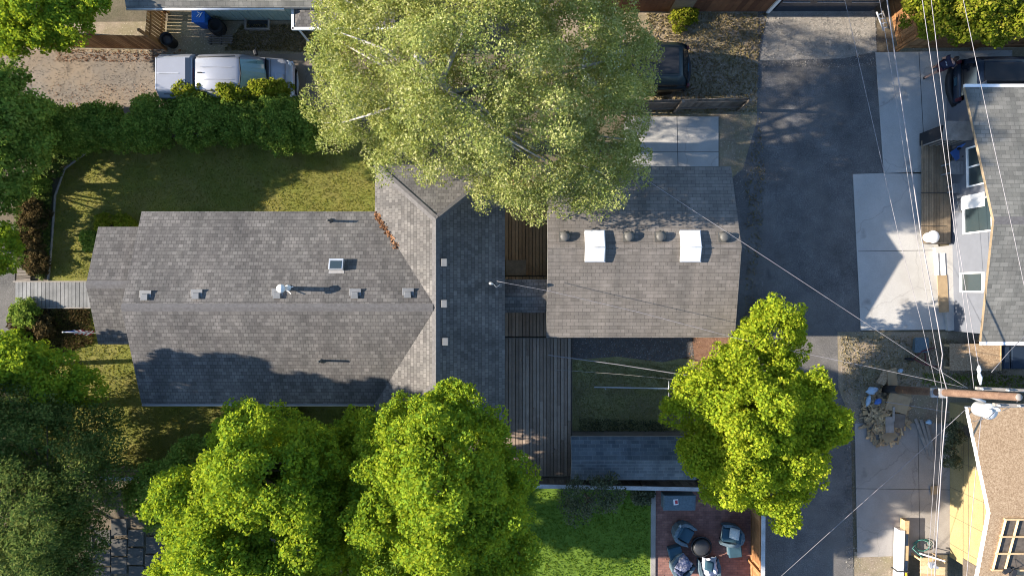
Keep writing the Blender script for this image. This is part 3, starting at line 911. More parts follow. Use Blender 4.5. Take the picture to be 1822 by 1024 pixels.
# ------------------------------------------------------------------ shed
shed = thing("shed", "low shed with blue grey shingle roof at the south end of the deck", "shed", P(1130, 815))
sx0, sx1 = P(1016, 800, 2.1).x, P(1240, 800, 2.1).x
sn, ssy, srg = P(0, 776, 2.0).y, P(0, 853, 2.0).y, P(0, 818, 2.35).y
roof_mesh("roof", [[V((sx0, sn, 2.0)), V((sx0, srg, 2.35)), V((sx1, srg, 2.35)), V((sx1, sn, 2.0))],
                   [V((sx0, ssy, 2.0)), V((sx1, ssy, 2.0)), V((sx1, srg, 2.35)), V((sx0, srg, 2.35))]], M["s_shingle"], M["fascia"], shed, .1)
ridge_cap((sx0, srg, 2.35), (sx1, srg, 2.35), .4, shed, M["s_shingle"])
m = MB()
wall_ring(m, [(sx0 + .2, ssy + .2), (sx1 - .2, ssy + .2), (sx1 - .2, sn - .2), (sx0 + .2, sn - .2)], 0, 2.02)
m.build("wall", M["old_fence"], shed)

# ------------------------------------------------------------------ decks and boardwalks
def boards(m, x0, x1, y0, y1, z, w, gap, along='y', th=.03, cut=None, mi=0):
    """a floor of boards running along one axis, with butt joints staggered"""
    a0, a1, b0, b1 = (x0, x1, y0, y1) if along == 'y' else (y0, y1, x0, x1)
    n = max(1, int(round((a1 - a0) / w)))
    w = (a1 - a0) / n
    for i in range(n):
        c = a0 + (i + .5) * w
        segs = [b0]
        if cut:
            q = b0 + random.uniform(.3, 1) * cut
            while q < b1 - .5:
                segs.append(q); q += cut
        segs.append(b1)
        for s0, s1 in zip(segs, segs[1:]):
            zz = z + random.uniform(-.003, .003)
            if along == 'y':
                m.box((c, (s0 + s1) / 2, zz - th / 2), (w - gap, s1 - s0 - .006, th), 0, mi)
            else:
                m.box(((s0 + s1) / 2, c, zz - th / 2), (s1 - s0 - .006, w - gap, th), 0, mi)

M["long_deck"] = boards_mat("long_deck_boards", [(0.1, (0.25, 0.19, 0.145)), (0.5, (0.30, 0.23, 0.178)), (0.9, (0.36, 0.285, 0.225))], grain=.7)
M["sunlit_deck"] = boards_mat("sunlit_deck_boards", [(0.1, (0.29, 0.175, 0.085)), (0.5, (0.34, 0.21, 0.105)), (0.9, (0.40, 0.25, 0.13))], grain=.7)  # orange tone stands in for sunlight on the northern boards
deck = thing("deck", "long brown board deck between the house cross wing and the garage", "deck", P(955, 650))
m = MB()
dz = .35
boards(m, P(880, 0, dz).x, P(1016, 0, dz).x, P(0, 846, dz).y, P(0, 601, dz).y, dz, .148, .024, 'y', cut=3.6)
m.build("floor", M["long_deck"], deck)
m = MB()
boards(m, P(880, 0, dz).x, P(985, 0, dz).x, P(0, 598, dz + .16).y, P(0, 545, dz).y, dz + .16, .148, .024, 'y')
m.build("upper_floor", M["deck"], deck)
m = MB()
boards(m, P(880, 0, dz).x, P(990, 0, dz).x, P(0, 490, dz).y, P(0, 320, dz).y, dz, .148, .024, 'y')
m.build("floor", M["sunlit_deck"], deck)
m = MB()
boards(m, P(880, 0, dz).x, P(985, 0, dz).x, P(0, 530, dz).y, P(0, 492, dz).y, dz + .16, .148, .024, 'y')
m.build("step", M["sunlit_deck"], deck)
m = MB()
m.box((P(948, 600).x, P(0, 600, .3).y, .33), (2.5, .03, .3)); m.box((P(1016.5, 0, .2).x + .015, (P(0, 846).y + P(0, 601).y) / 2, .16), (.03, 5.9, .3))
m.build("skirt", M["old_fence"], deck)
m = MB()
m.box((P(918, 476).x, P(0, 476, .4).y, .40), (.86, .66, .03))  # flat tan panel stands in for a patch of sun on the boards
tag(m.build("mat_and_sun_patch", M["tan_boards"]), "tan square panel coloured as a sun patch on the north deck boards", "mat")

bw = thing("boardwalk", "blue grey board path leading from the street to the porch", "path", P(92, 524))
m = MB()
boards(m, P(27, 0, .12).x, P(175, 0, .12).x, P(0, 547, .12).y, P(0, 501, .12).y, .12, .16, .02, 'y')
m.build("boards", M["grey_boards"], bw)
m = MB()
for yy in (547.5, 500.5):
    m.box(((P(27, 0).x + P(165, 0).x) / 2, P(0, yy, .1).y, .08), (3.35, .05, .14))
m.build("edge_beam", M["pole_grey"], bw)
for (x0, x1, y0, y1, n, ang, lb) in ((30, 55, 470, 500, 6, .08, "pale timber slat steps beside the boardwalk street end"), (38, 58, 305, 350, 8, -.22, "weathered slat steps in the dark north planting bed")):
    m = MB()
    for i in range(n):
        yy = y0 + (y1 - y0) * (i + .5) / n
        q = P((x0 + x1) / 2 - (i - n / 2) * ang * 6, yy, .1)
        m.box((q.x, q.y, .08), ((x1 - x0) * .0244, .10, .06), ang)
    m.box((P((x0 + x1) / 2, 0).x, P(0, (y0 + y1) / 2).y, .03), (.12, (y1 - y0) * .0244, .04), ang)
    tag(m.build("timber_steps", M["old_fence"]), lb, "steps")
k = 0
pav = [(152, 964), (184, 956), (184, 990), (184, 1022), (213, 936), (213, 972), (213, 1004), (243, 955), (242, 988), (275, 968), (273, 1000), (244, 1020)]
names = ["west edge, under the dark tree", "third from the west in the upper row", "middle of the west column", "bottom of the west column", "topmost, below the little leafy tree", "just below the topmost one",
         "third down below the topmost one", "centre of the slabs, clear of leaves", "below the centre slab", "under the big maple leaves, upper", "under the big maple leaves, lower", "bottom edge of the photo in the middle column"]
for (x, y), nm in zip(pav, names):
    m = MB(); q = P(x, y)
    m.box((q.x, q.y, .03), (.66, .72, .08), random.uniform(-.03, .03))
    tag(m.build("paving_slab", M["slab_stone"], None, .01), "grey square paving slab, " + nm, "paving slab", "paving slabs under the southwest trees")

# ------------------------------------------------------------------ fences
def fence(name, label, a, b, h, bmat, board=.14, gap=.01, post_every=2.4, cap=None, z0=.04, post_h=0.0, side=1, jitter=.02, capw=.16):
    a, b = Vector((a.x, a.y, 0)), Vector((b.x, b.y, 0))
    t = thing(name, label, "fence", a.lerp(b, .5))
    L = (b - a).length
    u = (b - a) / L
    nr = V((-u.y, u.x, 0)) * side
    rz = math.atan2(u.y, u.x)
    m = MB()
    n = int(L / board)
    for i in range(n):
        c = a + u * (i + .5) * L / n
        hh = h + random.uniform(-jitter, jitter)
        m.box((c.x, c.y, (z0 + hh) / 2), (L / n - gap, .022, hh - z0), rz)
    m.build("boards", bmat, t)
    for zz in (.35, h - .3):
        m = MB(); c = a.lerp(b, .5) + nr * .03
        m.box((c.x, c.y, zz), (L, .04, .09), rz)
        m.build("rail", bmat, t)
    k = max(1, int(L / post_every))
    for i in range(k + 1):
        c = a + u * (L * i / k) + nr * .09
        m = MB(); m.box((c.x, c.y, (h + post_h) / 2), (.1, .1, h + post_h), rz)
        m.build("post", bmat, t)
    if cap:
        m = MB(); c = a.lerp(b, .5) + nr * .03
        m.box((c.x, c.y, h + .04), (L + .1, capw, .04), rz)
        m.build("cap_rail", cap, t)
    return t

fence("picket_fence", "sunlit cedar picket fence beside the gravel driveway, northwest corner", P(12, 82), P(292, 88), 1.55, M["fence"], .13, .022, 1.9, None, .04, .45, 1)
fence("picket_fence", "short cedar fence running north from the driveway under the neighbour's eave", P(292, 88), P(296, 22), 1.5, M["fence"], .14, .03, 1.6, None, .04, .05, -1)
fence("board_fence", "weathered dark board fence ending beside the alley, north of the concrete apron", P(1085, 198), P(1312, 193), 1.6, M["old_fence"], .14, .015, 2.0, None, .04, .05, -1, .03)
fence("board_fence", "cedar fence along the alley below the overhead wires, northeast corner", P(1597, 86), P(1572, -40), 1.8, M["fence"], .14, .012, 2.2, None, .04, .05, 1)
fence("board_fence", "dark cedar fence behind the parked dark vehicle, northeast", P(1597, 86), P(1860, 84), 1.8, M["fence"], .14, .012, 2.2, None, .04, .05, -1)
fence("rail_fence", "long dark fence with pale flat top rail south of the shed", P(20, 830), P(1236, 852), 1.5, M["old_fence"], .15, .01, 2.4, M["pale_rail"], .04, 0, 1)
fence("rail_fence", "fence with pale flat top rail between the brick patio and the alley", P(1336, 868), P(1334, 1120), 1.5, M["fence"], .15, .0008, 2.2, M["pale_rail"], .04, 0, -1)

# ------------------------------------------------------------------ neighbour houses
# northwest: only its south eave, part of the wall and a porch corner reach the frame
nb = thing("house", "pale grey shingled house with sage siding cut by the top edge", "house", P(400, -60))
e0, e1, ey = P(224, 0, 2.8).x, P(640, 0, 2.8).x, P(0, 13.5, 2.8).y
roof_mesh("roof", [[V((e0, ey, 2.8)), V((e1, ey, 2.8)), V((e1, ey + 4, 3.9)), V((e0, ey + 4, 3.9))], [V((e0, ey + 8, 2.8)), V((e0, ey + 4, 3.9)), V((e1, ey + 4, 3.9)), V((e1, ey + 8, 2.8))]], M["e_shingle"], M["fascia"], nb)
m = MB()
wy = P(0, 36).y
x0, x1 = P(374, 0).x, P(640, 0).x
for i in range(int((x1 - x0) / .2)):
    m.box((x0 + .1 + i * .2, wy + .05, 1.45), (.185, .1 + .012 * (i % 2), 2.9))
m.box(((x0 + x1) / 2, wy + 4, 1.4), (x1 - x0 - .1, 7.8, 2.8))
m.build("wall", M["sage"], nb)
m = MB(); m.box((P(415, 0, 1.6).x, wy - .02, 2.0), (1.7, .06, .8)); w_ = m.build("window", M["dark_glass"], nb)
m = MB(); m.tube([(e0, ey - .05, 2.75), (P(505, 0, 2.8).x, ey - .05, 2.75)], .05, 6); m.build("gutter", M["galv"], nb)
c0 = P(524, 48, 2.4)
m = MB()
roof_mesh("porch_roof", [[V((c0.x, c0.y, 2.4)), V((c0.x + 4, c0.y, 2.4)), V((c0.x + 4, c0.y + 1.6, 2.9)), V((c0.x + .9, c0.y + 1.6, 2.9))], [V((c0.x, c0.y, 2.4)), V((c0.x + .9, c0.y + 1.6, 2.9)), V((c0.x, c0.y + 1.9, 2.4))]], M["shingle"], M["gutter"], nb, .08)
m = MB(); m.box((c0.x + 2, c0.y - .07, 2.38), (4.2, .10, .10)); m.box((c0.x - .07, c0.y + .9, 2.38), (.10, 2.0, .10)); m.build("gutter", M["gutter"], nb)
m = MB(); q = P(556, 84); m.box((q.x, q.y + .05, 1.2), (.06, .06, 2.4)); m.build("porch_post", M["gutter"], nb)

# north: brown sided garage whose south wall faces the dirt lot
ng = thing("garage", "brown sided garage with dark overhead door at the top edge beside the alley", "garage", P(1300, -60))
wy = P(0, 21).y
x0, x1, x2 = P(1060, 0).x, P(1368, 0).x, P(1552, 0).x
m = MB()
n = int((x1 - x0) / .25)
for i in range(n):
    m.box((x0 + (i + .5) * (x1 - x0) / n, wy + .05, 1.4), ((x1 - x0) / n - .008, .1, 2.8))
m.box(((x0 + x2) / 2, wy + 3.2, 1.4), (x2 - x0 - .02, 6.0, 2.8))
m.build("wall", M["brown_side"], ng)
m = MB(); m.box((P(1208, 0).x, wy - .02, 1.05), (.9, .05, 2.1)); m.build("door", M["tan_boards"], ng, .01)
m = MB(); m.box((x1 - .06, wy - .01, 1.4), (.14, .14, 2.8)); m.build("corner_trim", M["white"], ng)
od = MB()
for k in range(5):
    od.box(((x1 + x2) / 2 + .05, wy + .05 , .26 + k * .5), (x2 - x1 - .25, .08, .485))
odo = od.build("overhead_door", M["dark_paint"], ng)
od = MB()
for k in (1, 2, 3):
    for sx in (-1, 0, 1):
        od.box(((x1 + x2) / 2 + sx * 1.45, wy - .0, .26 + k * .5 + .2), (1.15, .03, .022))
od.build("door_trim", M["galv"], odo)
roof_mesh("roof", [[V((x0 - .4, wy - .1, 2.85)), V((x2 + .4, wy - .1, 2.85)), V((x2 + .4, wy + 3.2, 3.9)), V((x0 - .4, wy + 3.2, 3.9))], [V((x0 - .4, wy + 6.5, 2.85)), V((x0 - .4, wy + 3.2, 3.9)), V((x2 + .4, wy + 3.2, 3.9)), V((x2 + .4, wy + 6.5, 2.85))]], M["shingle"], M["fascia"], ng)

# east: gabled house facing the alley
eh = thing("house", "grey gabled house facing the alley with white framed windows, right edge", "house", P(1790, 400))
za, zb = 2.7, 3.75
A, B, Cc = P(1717, 155, za), P(1769, 392, zb), P(1746, 608, za)
XE = 31.0
roof_mesh("roof", [[A, B, V((XE, B.y, zb)), V((XE, A.y, za))], [Cc, V((XE, Cc.y, za)), V((XE, B.y, zb)), B]], M["e_shingle"], M["tan_boards"], eh)
ridge_cap(B, (XE, B.y, zb), .25, eh, M["cap"])
m = MB()
m.box(((A.x + XE) / 2, A.y + .06, za - .05), (XE - A.x, .12, .12)); m.build("gutter", M["gutter"], eh)
m = MB(); m.box(((Cc.x + XE) / 2, Cc.y - .06, za - .05), (XE - Cc.x, .12, .12)); m.build("gutter", M["gutter"], eh)
w0, w1 = P(1683, 175, 0), P(1692, 588, 0)
def wallpt(t, z, off=0.0):
    q = w0.lerp(w1, t)
    return V((q.x - off, q.y, z))
m = MB()
zp = lambda y: zb - .15 - abs(y - B.y) / (A.y - B.y) * (zb - za)
tb = (w0.y - B.y) / (w0.y - w1.y)
m.poly([wallpt(0, 0), wallpt(0, zp(w0.y)), wallpt(tb, zb - .15), wallpt(1, zp(w1.y)), wallpt(1, 0)])
m.poly([wallpt(1, 0), wallpt(1, zp(w1.y)), (XE, w1.y, zp(w1.y)), (XE, w1.y, 0)])
m.poly([(XE, w0.y, 0), (XE, w0.y, zp(w0.y)), wallpt(0, zp(w0.y)), wallpt(0, 0)])
m.build("wall", M["siding"], eh)
def e_window(py0, py1, z0_, z1_, split=1):
    y0 = P(0, py0, (z0_ + z1_) / 2).y; y1 = P(0, py1, (z0_ + z1_) / 2).y
    t0, t1 = (w0.y - y0) / (w0.y - w1.y), (w0.y - y1) / (w0.y - w1.y)
    m = MB(); fw = .065 / abs(w0.y - w1.y)
    def bar(ta, tb_, za_, zb_):
        b = [wallpt(ta, za_, .01), wallpt(ta, za_, .08), wallpt(tb_, za_, .08), wallpt(tb_, za_, .01)]
        m.hexa(b, [V((q.x, q.y, zb_)) for q in b])
    bar(t0, t0 + fw, z0_, z1_); bar(t1 - fw, t1, z0_, z1_)
    for k in range(1, split):
        tm = t0 + (t1 - t0) * k / split
        bar(tm - fw / 2, tm + fw / 2, z0_ + .09, z1_ - .09)
    bar(t0 + fw, t1 - fw, z0_, z0_ + .09); bar(t0 + fw, t1 - fw, z1_ - .09, z1_)
    f_ = m.build("window", M["white"], eh)
    m = MB(); m.poly([wallpt(t0 + fw, z0_ + .09, .03), wallpt(t0 + fw, z1_ - .09, .03), wallpt(t1 - fw, z1_ - .09, .03), wallpt(t1 - fw, z0_ + .09, .03)][::-1])
    m.build("pane", M["glass"], f_)
e_window(258, 330, 1.3, 2.5, 2)
e_window(352, 414, 1.0, 2.75, 1)
e_window(484, 520, .75, 2.15, 1)
m = MB()
tq = lambda py, z: (w0.y - P(0, py, z).y) / (w0.y - w1.y)
m.poly([wallpt(tq(343, 2), .9, .05), wallpt(tq(343, 2), 2.3, .05), wallpt(tq(368, 2), 2.3, .05), wallpt(tq(368, 2), .9, .05)][::-1])
m.build("door", M["white"], eh)
step = MB(); step.prism([P(1658, 440), P(1692, 436), P(1700, 586), P(1682, 588)], 0, .22); step.build("landing", M["concrete"], eh, .01)
m = MB(); q = P(1678, 522, .24); m.box((q.x, q.y, .235), (.42, 1.6, .03), .05)
tag(m.build("mat_and_sun_patch", M["card"]), "long brown mat on the concrete landing of the east house", "mat")
for dx, lb in ((-8, "narrow white board lying left on the landing above the brown mat"), (4, "narrow white board lying right on the landing above the brown mat")):
    m = MB(); q = P(1674 + dx, 470, .24); m.box((q.x, q.y, .24), (.17, .95, .04), .05)
    tag(m.build("white_board", M["white"]), lb, "board", "white boards on the landing")

# deck of the east house
ed_ = thing("deck", "tan slatted deck with dark hutch along the gable wall of the east house", "deck", P(1665, 350))
m = MB()
boards(m, P(1640, 0, .35).x, P(1672, 0, .35).x, P(0, 432, .35).y, P(0, 250, .35).y, .35, .07, .012, 'y')
boards(m, P(1672, 0, .35).x, w0.x - .02, P(0, 432, .35).y, P(0, 250, .35).y, .35, .14, .012, 'y')
m.build("floor", M["tan_boards"], ed_)
m = MB(); m.box(((P(1640, 0).x + w0.x) / 2, P(0, 432, .2).y - .02, .17), (w0.x - P(1640, 0).x, .03, .34)); m.build("skirt", M["old_fence"], ed_)
for yy in (343, 402):
    m = MB(); m.box((P(1662, 0, .4).x, P(0, yy, .4).y, .368), (1.1, .03, .02)); m.build("threshold", M["dark_metal"], ed_)
hu = thing("storage_hutch", "dark storage hutch with sloping grey lid at the north end of the east deck", "hutch", P(1680, 250))
hx0, hx1 = P(1640, 0, .3).x, w0.x - .05
hy0, hy1 = P(0, 262, .35).y, P(0, 240, .35).y
m = MB(); m.box(((hx0 + hx1) / 2, (hy0 + hy1) / 2 + .1, .9), (hx1 - hx0, hy1 - hy0, 1.5)); m.build("cabinet", M["tonneau"], hu)
for k in range(5):
    m = MB(); m.box((hx0 + .04 + (hx1 - hx0 - .08) * k / 4, hy0 + .08, .95), (.06, .05, 1.5)); m.build("upright", M["pole_grey"], hu)
m = MB(); m.hexa([(hx0 - .05, hy0, 1.68), (hx1, hy0, 1.68), (hx1, hy1 + .2, 1.9), (hx0 - .05, hy1 + .2, 1.9)], [(hx0 - .05, hy0, 1.73), (hx1, hy0, 1.73), (hx1, hy1 + .2, 1.95), (hx0 - .05, hy1 + .2, 1.95)]); m.build("lid", M["pole_grey"], hu)

def slat_table(name, label, px, py, z0, sx, sy, h, rz=0.0, mat="grey_boards"):
    q = P(px, py, z0 + h)
    t = thing(name, label, "table", (q.x, q.y, z0))
    c, s = math.cos(rz), math.sin(rz)
    m = MB(); n = int(sx / .13)
    for i in range(n):
        o = -sx / 2 + (i + .5) * sx / n
        m.box((q.x + o * c, q.y + o * s, z0 + h - .02), (sx / n - .012, sy, .035), rz)
    m.build("tabletop", M[mat], t)
    for ax in (-1, 1):
        for ay in (-1, 1):
            ox, oy = ax * (sx / 2 - .08), ay * (sy / 2 - .08)
            m = MB(); m.box((q.x + ox * c - oy * s, q.y + ox * s + oy * c, z0 + (h - .04) / 2), (.06, .06, h - .04), rz)
            m.build("leg", M[mat], t)
    return t
slat_table("garden_table", "grey slatted garden table on the east deck below the blue folding chair", 1712, 298, .35, .95, .55, .72)
slat_table("garden_bench", "small grey slatted bench on the east deck south of the table", 1706, 335, .35, .55, .40, .42)

def adirondack(px, py, z0, rz, label):
    q = P(px, py, z0 + .3)
    t = thing("garden_chair", label, "chair", (q.x, q.y, z0))
    M3 = Matrix.Rotation(rz, 3, 'Z')
    def bx(name, parts, mat="grey_boards"):
        m = MB()
        for c, s, ry in parts:
            cc = M3 @ Vector(c)
            m.box((q.x + cc.x, q.y + cc.y, z0 + c[2]), s, rz, 0, 0, ry)
        m.build(name, M[mat], t)
    bx("seat", [((0, y, .36), (.5, .085, .025), .12) for y in (-.2, -.1, 0, .1, .2)])
    bx("backrest", [((.36, y, .66), (.025, .085, .75 - abs(y) * .5), .4) for y in (-.2, -.1, 0, .1, .2)])
    for s_ in (-1, 1):
        bx("armrest", [((-.02, s_ * .32, .58), (.62, .11, .025), 0)])
        bx("leg", [((-.24, s_ * .29, .29), (.07, .03, .58), 0)])
        bx("leg", [((.26, s_ * .27, .29), (.07, .03, .58), 0)])
    return t
adirondack(1712, 362, .35, .25, "pale slatted lounge chair beside the white door on the east deck")
# blue folding chair
q = P(1704, 273, .8)
t = thing("folding_chair", "bright blue folding chair with black cup holders on the east deck", "chair", (q.x, q.y, .35))
m = MB(); m.box((q.x, q.y, .78), (.46, .44, .03), .6); m.build("seat", M["blue_cloth"], t)
m = MB(); m.box((q.x + .18, q.y + .14, 1.02), (.05, .48, .5), .6, 0, 0, .25); m.build("backrest", M["blue_cloth"], t)
for s_ in (-1, 1):
    m = MB(); m.lathe((q.x - .10 * s_ + .02, q.y + .16 * s_, .95), [(.05, 0), (.055, .08), (.055, .1), (.04, .09)], 10); m.build("cup_holder", M["tonneau"], t)
    m = MB(); m.tube([(q.x - .2, q.y + .2 * s_, .35), (q.x + .2, q.y + .18 * s_, .95)], .013, 6); m.build("leg", M["dark_metal"], t)
    m = MB(); m.tube([(q.x + .2, q.y + .2 * s_, .35), (q.x - .2, q.y + .18 * s_, .8)], .013, 6); m.build("leg", M["dark_metal"], t)
q = P(1661, 421, .8)
t = thing("drum_table", "round white drum table at the south edge of the east deck", "table", (q.x, q.y, .35))
m = MB(); m.lathe((q.x, q.y, .35), [(.19, 0), (.22, .1), (.22, .38), (.2, .42)], 20); m.build("base", M["white"], t)
m = MB(); m.lathe((q.x, q.y, .77), [(.25, 0), (.27, .015), (.25, .04), (.05, .05)], 20); m.build("tabletop", M["white"], t)

# southeast: house under construction
ch = thing("unfinished_house", "house under construction with bare chipboard roof and sheathed wall, lower right", "house", P(1790, 900))
cza, czb = 3.2, 4.35
A, B = P(1722, 724, cza), P(1762, 912, czb)
Cx = A.x + .45
south = B.y - (A.y - B.y)
roof_mesh("roof", [[A, B, V((XE, B.y, czb)), V((XE, A.y, cza))], [V((Cx - .2, south, cza)), V((XE, south, cza)), V((XE, B.y, czb)), B]], M["osb"], M["white"], ch, .2)
m = MB()
wx = P(1689, 0).x
wn, ws = A.y - .35, south + .35
zp2 = lambda y: czb - .22 - abs(y - B.y) / (A.y - B.y) * (czb - cza)
m.poly([(wx, wn, 0), (wx, wn, zp2(wn)), (wx, B.y, czb - .22), (wx, ws, zp2(ws)), (wx, ws, 0)])
m.poly([(wx, ws, 0), (wx, ws, zp2(ws)), (XE, ws, zp2(ws)), (XE, ws, 0)])
m.poly([(XE, wn, 0), (XE, wn, zp2(wn)), (wx, wn, zp2(wn)), (wx, wn, 0)])
m.build("wall", M["sheathing"], ch)
m = MB()
for zz in (.9, 1.22, 2.1, 2.44, 3.3):
    m.box((wx - .004, (wn + ws) / 2, zz), (.012, wn - ws - .2, .012))
for k in range(1, 7):
    m.box((wx - .004, wn - k * 1.22, 1.5), (.011, .010, 2.9))
m.build("sheathing_joint", M["bark"], ch)
m = MB(); m.box((wx - .0, P(0, 765, 1.1).y, .95), (.05, .42, .9)); m.build("window_opening", M["bark"], ch)
m = MB(); m.box((wx - .0, P(0, 1018, 1.4).y, 1.5), (.05, .8, 1.2)); m.build("window_opening", M["bark"], ch)
# framed opening in the south roof slope
def zcr(x, y):
    return czb - abs(y - B.y) / (A.y - B.y) * (czb - cza)
q0, q1 = on_roof(1788, 922, zcr), on_roof(1835, 1012, zcr)
m = MB()
m.poly([(q0.x, q1.y, q1.z + .012), (q1.x, q1.y, q1.z + .012), (q1.x, q0.y, q0.z + .012), (q0.x, q0.y, q0.z + .012)])
m.build("roof_opening", M["bark"], ch)
for k in range(4):
    yy = q0.y + (q1.y - q0.y) * k / 3
    m = MB(); m.box(((q0.x + q1.x) / 2, yy, zcr(0, yy) + .05), (q1.x - q0.x + .1, .06, .1)); m.build("header", M["lumber"], ch)
for xx in (q0.x, P(1813, 0, czb).x):
    m = MB(); m.tube([(xx, q0.y, q0.z + .05), (xx, q1.y, q1.z + .05)], .05, 4, 0, False); m.build("rafter", M["lumber"], ch)
q = on_roof(1788, 1012, zcr)
m = MB(); m.box((q.x, q.y, q.z + .07), (.3, .16, .14), .5); m.tube([q + V((.1, 0, .1)), q + V((.25, .2, .25)), q + V((.3, .6, .1))], .012, 5); m.box((q.x + .25, q.y - .1, q.z + .08), (.16, .3, .15), -.3)
tag(m.build("nail_gun", M["tonneau"]), "black power tool with hose lying on the bare chipboard roof", "tool")

# ------------------------------------------------------------------ vehicles
def wheel(parent, x, y, r=.37, w=.24):
    m = MB()
    m.loft([[V((x + rr * math.cos(a), y + o, r + rr * math.sin(a))) for a in [2 * math.pi * k / 20 for k in range(20)]] for rr, o in ((r * .72, -w / 2), (r * .96, -w / 2), (r, -w / 3), (r, w / 3), (r * .96, w / 2), (r * .72, w / 2))])
    o_ = m.build("wheel", M["rubber"], parent)
    m = MB()
    m.loft([[V((x + rr * math.cos(a), y + o, r + rr * math.sin(a))) for a in [2 * math.pi * k / 14 for k in range(14)]] for rr, o in ((r * .68, -w / 2 + .01), (r * .2, -w / 2 + .03), (r * .2, w / 2 - .03), (r * .68, w / 2 - .01))])
    m.build("rim", M["galv"], o_)

def ring(x, hw, z0, z1, top=None, n=0, r=.12):
    """rounded section of a vehicle across its length"""
    tw = top if top else hw
    return [V((x, -hw * .93, z0)), V((x, hw * .93, z0)), V((x, hw, z0 + .18)), V((x, hw, z0 + (z1 - z0) * .55)), V((x, tw, z1 - .08)), V((x, tw - .10, z1)), V((x, -tw + .10, z1)), V((x, -tw, z1 - .08)), V((x, -hw, z0 + (z1 - z0) * .55)), V((x, -hw, z0 + .18))]

def place(mb, off, rz=0.0):
    Mz = Matrix.Rotation(rz, 3, 'Z')
    mb.v = [Mz @ p + Vector(off) for p in mb.v]
    return mb

